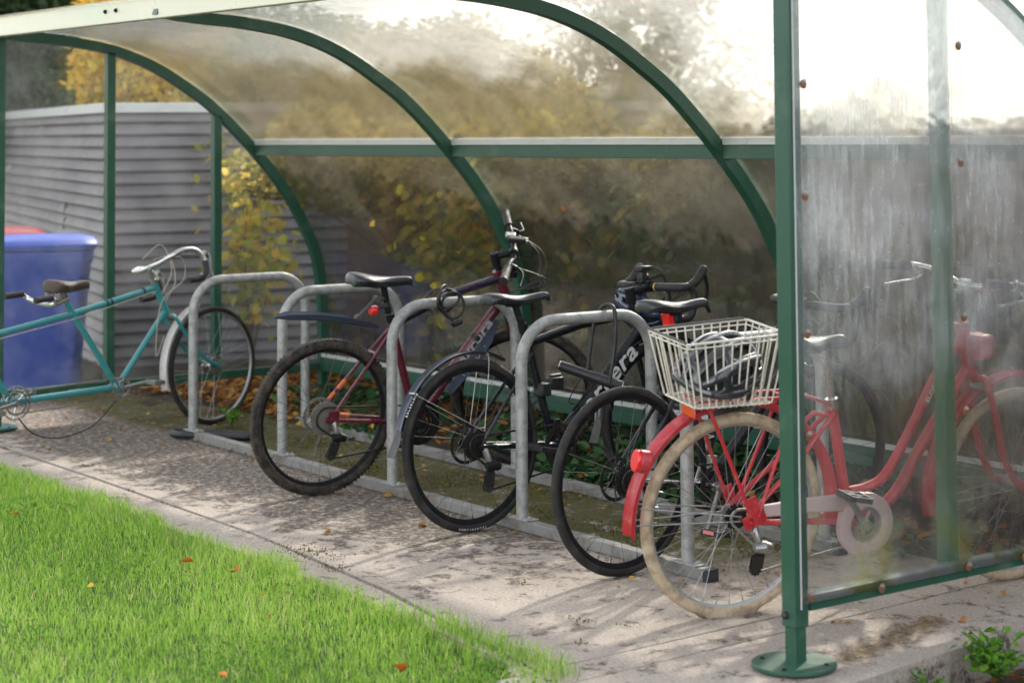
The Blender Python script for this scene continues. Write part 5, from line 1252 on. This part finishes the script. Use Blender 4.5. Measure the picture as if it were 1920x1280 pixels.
# ------------------------------------------------------------------ camera
CAMLOC = V((7.5656, -4.8367, 1.6043)); yaw, pit, rol, FPX, PX, PY = .913626, .059888, -.0090524, 3707.286, 1061.387, 25.782
fwd = V((-math.sin(yaw)*math.cos(pit), math.cos(yaw)*math.cos(pit), math.sin(pit))); rr = V((math.cos(yaw), math.sin(yaw), 0)); uu = rr.cross(fwd)
r2 = rr*math.cos(rol)+uu*math.sin(rol); u2 = uu*math.cos(rol)-rr*math.sin(rol)
def RAY(x, y): return fwd+r2*((x-PX)/FPX)-u2*((y-PY)/FPX)
cam = bpy.data.cameras.new('camera'); co = bpy.data.objects.new('camera', cam); C.objects.link(co)
co.matrix_world = Matrix.Translation(CAMLOC) @ Matrix((r2, u2, -fwd)).transposed().to_4x4()
cam.sensor_width = 36; cam.lens = FPX/1920*36; cam.shift_x = (960-PX)/1920; cam.shift_y = (PY-640)/1920; cam.clip_end = 500; cam.clip_start = .05
cam.dof.use_dof = True; cam.dof.focus_distance = 7.7; cam.dof.aperture_fstop = 2.8
scene.camera = co
for px, py, s, lab in ((683, 381, .040, 'bright orange leaf stuck high on the rear panel, second from the left'), (1056, 399, .042, 'roundish bright orange leaf stuck on the middle of the rear panel'), (626, 374, .034, 'small orange leaf stuck on the rear panel, furthest left'),
                       (728, 388, .034, 'dull orange leaf stuck on the rear panel, third from the left'), (767, 352, .036, 'brownish orange leaf stuck just under the rear beam'), (810, 650, .03, 'orange leaf stuck low on the rear panel behind the maroon bike'), (846, 580, .032, 'pale orange leaf stuck behind the top tube of the maroon bike')):
    x_, z_ = pan(px, py); panel_leaf(x_, z_, s, lab)
def at(px, py, dist):
    return CAMLOC+RAY(px, py)*dist      # dist measured along the viewing axis

# ------------------------------------------------------------------ plants behind the shelter
def foliage_cloud(cens, rads, n, squash=1.):
    cens = np.array(cens, float); rads = np.array(rads, float); w = rads**2; w /= w.sum()
    k = rng.choice(len(cens), n, p=w); d = rng.normal(size=(n, 3)); d /= np.linalg.norm(d, axis=1)[:, None]
    r = rads[k]*(.35+.75*rng.random(n)**.5); p = cens[k]+d*r[:, None]*np.array([1, 1, squash]); return p
def branches(b, base, tips, r0=.012, r1=.003, sag=.0, seg=6):
    for t in tips:
        t = V(t); base = V(base); mid = base.lerp(t, .5)+V((random.uniform(-.1, .1), random.uniform(-.1, .1), .12*(t-base).length-sag))
        pts = spline([base, mid, t], seg); b.tube(pts, [r0+(r1-r0)*i/(len(pts)-1) for i in range(len(pts))], 6)
def shrub(name, base, sprays, leafsize, m, label, nper=26, cat='shrub', twig=True, spread=.09, droop=.5):
    r = empty(name, base); tag(r, label, cat); base = V(base)
    b = MB(); L_ = []
    for (t, ln) in sprays:
        t = V(t); mid = base.lerp(t, .55)+V((random.uniform(-.08, .08), random.uniform(-.05, .05), .10))
        pts = spline([base, mid, t], 8); b.tube([p-base for p in pts], [.008+(.002-.008)*i/(len(pts)-1) for i in range(len(pts))], 6)
        n_ = max(6, int(nper*ln)); 
        for k in range(n_):
            s_ = 1-ln*random.random()**1.3*.75; p = pts[min(len(pts)-1, max(0, int(s_*(len(pts)-1))))]
            L_.append([p.x+random.gauss(0, spread)-base.x, p.y+random.gauss(0, spread*.7)-base.y, p.z+random.gauss(0, spread)-base.z])
    if twig: b.build('stem', 'twig', r)
    leaves('foliage', L_, leafsize, m, r, droop=droop, up=.6); return r
def tree(name, base, h, crown, n, leafsize, m, label, trunk_r=.09, nb=10, squash=1., detailed=False):
    r = empty(name, base); tag(r, label, 'tree'); B_ = V(base)
    b = MB(); top = V((0, 0, h)); b.curve([V((0, 0, -.15)), V((.05*h*.3, .02, h*.35)), V((-.03*h, .03, h*.7)), top], trunk_r, 8, 6)
    b.v = [(x*(1-.75*max(0, z)/h*1.0+0), y*(1-.75*max(0, z)/h), z) for x, y, z in b.v]
    cs = [V(c[:3])-B_ for c in crown]
    for c_ in cs:
        z0 = min(h*.8, max(.3, c_.z*.45)); st = V((0, 0, z0)); branches(b, st, [c_+V((random.gauss(0, .15), random.gauss(0, .15), random.gauss(0, .12))) for _ in range(max(1, nb//len(cs)))], trunk_r*.28, .005)
    b.build('trunk', 'bark', r)
    P = foliage_cloud([tuple(c_) for c_ in cs], [c[3] for c in crown], n, squash)
    leaves('crown', P, leafsize, m, r, detailed=detailed, up=.4, droop=.2, var=.5); return r
def ground_under(p, z=0.): return (p.x, p.y, z)
# yellow-leaved sprays by the left rear corner
def onY(px, py, Y):
    r = RAY(px, py); return CAMLOC+r*((Y-CAMLOC.y)/r.y)
def sprays(pts, Y, ln=.8): return [(onY(x, y, Y+random.uniform(-.12, .12)), ln) for x, y in pts]
shrub('yellow_shrub', (-4.9, 1.95, 0), sprays([(400, 245), (440, 290), (470, 330), (500, 310), (455, 380), (485, 420), (515, 400), (480, 470), (450, 460), (505, 455), (420, 260), (530, 470)], 1.75), .072, 'yellow_leaf', 'shrub with yellow green leaves hanging beside the left rear corner of the shelter', nper=62, spread=.105)
shrub('yellow_shrub', (-2.6, 2.05, 0), sprays([(800, 330), (840, 345), (870, 365), (900, 400), (830, 400), (860, 430), (820, 470), (795, 350), (880, 340), (850, 480), (770, 400), (910, 330), (840, 300)], 1.50), .068, 'yellow_leaf', 'shrub with yellow leaves behind the rear panel, above the maroon bike', nper=58, spread=.12)
shrub('yellow_shrub', (-1.2, 2.05, 0), sprays([(1130, 370), (1170, 400), (1210, 350), (1150, 440), (1100, 460), (1190, 470), (1000, 360), (1040, 330), (960, 500), (1120, 500)], 1.55), .075, 'olive_leaf', 'olive and yellow shrub behind the middle of the rear panel', nper=17, spread=.14)
shrub('green_shrub', (-.6, 2.02, 0), sprays([(1180, 345), (1215, 380), (1235, 405), (1200, 420), (1225, 350)], 1.45), .055, 'sage_leaf', 'small fresh green climber sprays pressed against the rear panel', nper=16, spread=.06)
shrub('green_shrub', (.35, 2.02, 0), sprays([(1360, 545), (1390, 560), (1375, 580), (1290, 530), (1265, 520), (1400, 540)], 1.62), .052, 'sage_leaf', 'green plant sprig behind the rear panel above the wire basket', nper=14, spread=.05)
shrub('green_shrub', (-3.6, 1.9, 0), sprays([(655, 600), (620, 560), (690, 620), (670, 520), (720, 640), (760, 560), (640, 640)], 1.75), .065, 'olive_leaf', 'low green and yellow bush behind the saddle of the maroon bike', nper=30, spread=.10)
# strap-leaved plant at the right
r = empty('strap_leaf_plant', (1.45, 1.78, 0)); tag(r, 'tall clump of arching strap leaves behind the right part of the shelter', 'plant')
b = MB()
for k in range(90):
    a = random.uniform(0, 6.28); ln = random.uniform(.5, 1.15); w0 = random.uniform(.008, .016); o0 = V((random.gauss(0, .28), random.gauss(0, .10), 0)); dx = V((math.cos(a), math.sin(a)*.7, 0))
    P = spline([o0, o0+dx*ln*.12+V((0, 0, ln*.5)), o0+dx*ln*.38+V((0, 0, ln*.85)), o0+dx*ln*.7+V((0, 0, ln*.72))], 5)
    b.sweep(P, [(-1, 0), (0, -.15), (1, 0), (0, -.05)], up0=(-dx.y, dx.x, 0), scales=[w0*(1-.85*(i/(len(P)-1))**2) for i in range(len(P))], caps=False)
o = b.build('foliage', 'strap_leaf', r, smooth=60); at_ = o.data.attributes.new('rnd', 'FLOAT', 'POINT'); nn_ = len(o.data.vertices); at_.data.foreach_set('value', np.repeat(rng.random(nn_//16+1), 16)[:nn_].astype(np.float32))
# ivy climbing on the wall
def ivy(x0, x1, z0, z1, n, label, m='dark_leaf', size=.06, dens=None):
    r = empty('climbing_ivy', ((x0+x1)/2, 2.13, 0)); tag(r, label, 'ivy'); cx = (x0+x1)/2
    P = np.stack([rng.uniform(x0, x1, n), 2.14-rng.random(n)**2*.16, rng.uniform(z0, z1, n)], 1)
    s_ = .5+.5*np.sin(P[:, 0]*3.3+1)*np.sin(P[:, 2]*4.1+P[:, 0]*1.7)+.25*np.sin(P[:, 0]*11)*np.sin(P[:, 2]*9); P = P[rng.random(n) < np.clip(s_*1.3-.05, .03, 1)]
    P[:, 0] -= cx; P[:, 1] -= 2.13
    leaves('foliage', P, size, m, r, droop=1.2, up=0)
    b = MB()
    for k in range(7):
        xx = random.uniform(x0, x1)-cx; b.curve([(xx, .015, 0), (xx+random.uniform(-.2, .2), .012, z1*.5), (xx+random.uniform(-.3, .3), .012, z1*.95)], .006, 6, 6)
    b.build('stem', 'twig', r)
ivy(-3.2, -1.3, .2, 1.75, 3200, 'dark blue green ivy covering the wall behind the maroon bike')
ivy(-1.3, .75, .1, 1.72, 3800, 'dense dark ivy on the wall behind the two black bikes')
ivy(1.15, 3.0, .1, 1.5, 2200, 'thin olive creeper low on the wall at the right end', m='olive_leaf')
ivy(3.0, 7.0, .1, 1.3, 1500, 'scattered creeper on the wall beyond the right end of the shelter', m='olive_leaf')

# trees
def cr(pts, base): return [tuple(at(x, y, d))+(r_,) for x, y, d, r_ in pts]
def gb(px, d): p = at(px, 300, d); return (p.x, p.y, -.1)
tree('evergreen_tree', gb(60, 19.5), 4.6, cr([(-60, 150, 19.5, 1.0), (40, 120, 19.5, .95), (120, 160, 19.2, .7), (60, 40, 19.8, 1.0), (-80, 0, 20, 1.2), (150, 60, 20, .8), (20, -90, 20, 1.0), (-150, 120, 19.5, 1.2)], 0), 26000, .085, 'dark_leaf', 'tall dark evergreen tree at the far left beyond the shed', .16, 24)
tree('yellow_tree', gb(300, 17), 3.6, cr([(270, 140, 17, .42), (340, 160, 17, .40), (220, 120, 17.2, .38), (300, 60, 17.4, .45), (400, 150, 17.2, .35), (260, 10, 17.5, .5), (180, 150, 17.1, .22), (360, 70, 17.4, .4)], 0), 8000, .085, 'bright_yellow', 'bright yellow autumn maple beyond the shed', .08, 20)
tree('broadleaf_tree', gb(170, 22), 5.2, cr([(130, 40, 22, .9), (230, -20, 22, .8), (330, -10, 22, .9), (60, -40, 22, .9), (440, 20, 22, .7)], 0), 9000, .10, 'green_leaf', 'green tree rising behind the yellow maple', .12, 18)
tree('autumn_tree', gb(540, 15.5), 2.6, cr([(450, 220, 15.5, .50), (530, 170, 15.5, .52), (620, 180, 15.4, .55), (580, 120, 15.7, .42), (500, 260, 15.5, .5), (700, 210, 15.3, .5), (650, 130, 15.6, .40), (600, 250, 15.3, .5), (480, 130, 15.8, .4)], 0), 24000, .07, 'gold_leaf', 'brown and olive autumn tree behind the wall, above the maroon bike', .07, 20)
tree('autumn_tree', gb(840, 14.5), 2.4, cr([(760, 190, 14.5, .45), (830, 170, 14.4, .48), (910, 190, 14.3, .45), (980, 215, 14.2, .42), (870, 120, 14.6, .36), (1040, 235, 14.0, .36), (800, 250, 14.5, .45), (900, 255, 14.3, .4), (960, 150, 14.4, .3), (750, 120, 14.6, .3)], 0), 21000, .065, 'gold_leaf', 'olive autumn bush behind the middle of the wall', .06, 20)
tree('bare_tree', gb(1180, 21), 4.4, cr([(1120, 130, 21, .55), (1200, 60, 21, .6), (1270, 130, 21, .5), (1330, 190, 20.5, .42), (1180, 190, 20.6, .45), (1400, 200, 20.4, .38), (1290, 20, 21.3, .5), (1400, 90, 21, .3), (1440, 232, 20, .4), (1100, 30, 21, .5), (1240, -60, 21, .6), (1150, 235, 20, .5), (1250, 235, 20, .45), (1350, 240, 20, .45)], 0), 8500, .085, 'dark_leaf', 'thinly leaved dark tree against the sky behind the third arch', .10, 40)
tree('small_tree', gb(1640, 24), 2.3, cr([(1640, 200, 24, .34), (1560, 225, 24, .26), (1690, 190, 24, .12), (1600, 210, 24, .16), (1540, 245, 24, .3)], 0), 1500, .08, 'dark_leaf', 'small dark tree against the sky above the wall at the right', .05, 16)

for (px, d, cs, n_, lab) in ((560, 12.6, [(500, 330, 12.6, .22), (560, 290, 12.5, .26), (620, 330, 12.4, .28), (680, 290, 12.3, .26), (600, 250, 12.6, .26), (700, 360, 12.2, .22)], 2600, 'brown leaved shrub overhanging the wall behind the maroon bike saddle'),
        (960, 11.2, [(880, 290, 11.5, .26), (960, 300, 11.3, .28), (1040, 290, 11.2, .26), (800, 280, 11.7, .26), (920, 340, 11.3, .2), (1100, 280, 11.0, .24), (1000, 350, 11.2, .16)], 3400, 'golden brown shrub overhanging the middle of the wall'),
        (1260, 10.4, [(1190, 300, 10.7, .20), (1260, 290, 10.5, .22), (1320, 310, 10.4, .16), (1230, 350, 10.5, .14)], 1300, 'thin dark shrub overhanging the wall behind the third arch')):
    q = at(px, 300, d); tree('overhanging_shrub', (q.x, 2.45, 0), 1.6, cr(cs, 0), n_, .06, 'gold_leaf', lab, .03, 14, squash=.8, detailed=True)

# leafy weeds in the soil at the lower right
def weed(name, x, y, s, n, label, z=-.085):
    r = empty(name, (x, y, z)); tag(r, label, 'weed'); b = MB(); L_ = []
    for k in range(n):
        a = random.uniform(0, 6.28); rr0 = s*random.uniform(.3, 1.); t = V((rr0*math.cos(a)*.75, rr0*math.sin(a)*.75, s*random.uniform(.45, 1.1)))
        b.curve([(0, 0, 0), (t.x*.4, t.y*.4, t.z*.7), tuple(t)], .0016, 5, 5)
        for j in range(12):
            f = .35+.65*j/11; off = V((random.gauss(0, .10*s), random.gauss(0, .10*s), random.gauss(0, .05*s))); L_.append(V((t.x*f, t.y*f, t.z*(f**.6)))+off)
    b.build('stem', 'green_leaf', r); 
    o = leaves('foliage', [tuple(p) for p in L_], s*.17, 'green_leaf', r, axes=flat_axes(len(L_), .6), var=.6); return r
weed('leafy_weed', 3.50, -.07, .145, 30, 'bushy fresh green weed growing against the kerb at the lower right')
weed('leafy_weed', 3.47, -.34, .075, 10, 'small two-stemmed seedling in the soil below the bushy weed')
weed('leafy_weed', 3.50, -.48, .07, 9, 'tiny green seedling at the bottom edge beside the kerb')
weed('leafy_weed', 2.10, -1.24, .05, 12, 'pale green weed at the border of lawn and concrete')
weed('leafy_weed', -2.30, .42, .10, 14, 'dark green weed behind the leftmost hoop', z=0)
n = 260; P = scatter(n, 3.46, 3.9, -.9, .6, -.07)
o = leaves('verge_litter', P, .035, 'litter', axes=flat_axes(n, .3)); tag(o, 'dead leaves and twigs on the soil outside the kerb', 'leaf litter', kind='stuff')

# ------------------------------------------------------------------ light and sky
EL, AZV = R_(34), V((-.48, .88, 0)).normalized()
sd = AZV*math.cos(EL)+V((0, 0, math.sin(EL)))
sun = bpy.data.lights.new('sun', 'SUN'); sun.energy = 3.1; sun.angle = R_(2.0); sun.color = (1.0, .93, .83)
so = bpy.data.objects.new('sun', sun); C.objects.link(so); so.rotation_euler = sd.to_track_quat('Z', 'Y').to_euler()
wd = bpy.data.worlds.new('World'); scene.world = wd; wd.use_nodes = True; nt = wd.node_tree
for n_ in list(nt.nodes): nt.nodes.remove(n_)
out = nt.nodes.new('ShaderNodeOutputWorld'); bg = nt.nodes.new('ShaderNodeBackground')
sky = nt.nodes.new('ShaderNodeTexSky'); sky.sky_type = 'NISHITA'; sky.sun_disc = False; sky.sun_elevation = EL; sky.sun_rotation = math.atan2(sd.x, sd.y); sky.dust_density = 1.2; sky.air_density = 1.0
tc = nt.nodes.new('ShaderNodeTexCoord'); nz = noise(nt, tc.outputs['Generated'], 2.6, 7, .6)
cl_f = mapr(nt, nz, .36, .56)
hs = nt.nodes.new('ShaderNodeHueSaturation'); hs.inputs['Saturation'].default_value = .06; hs.inputs['Value'].default_value = 1.9; L(nt, sky.outputs[0], hs.inputs['Color'])
L(nt, mixc(nt, math_(nt, 'MULTIPLY', cl_f, .85), sky.outputs[0], hs.outputs[0]), bg.inputs[0]); bg.inputs[1].default_value = .15
L(nt, bg.outputs[0], out.inputs[0])
scene.view_settings.view_transform = 'Standard'; scene.view_settings.look = 'None'; scene.view_settings.exposure = 1.3; scene.view_settings.gamma = 1
cy = scene.cycles; cy.max_bounces = 14; cy.transparent_max_bounces = 24; cy.transmission_bounces = 10; cy.diffuse_bounces = 4; cy.glossy_bounces = 4
cy.caustics_refractive = True; cy.caustics_reflective = False; cy.sample_clamp_indirect = 8; cy.use_denoising = True
try: cy.denoiser = 'OPENIMAGEDENOISE'
except Exception: pass
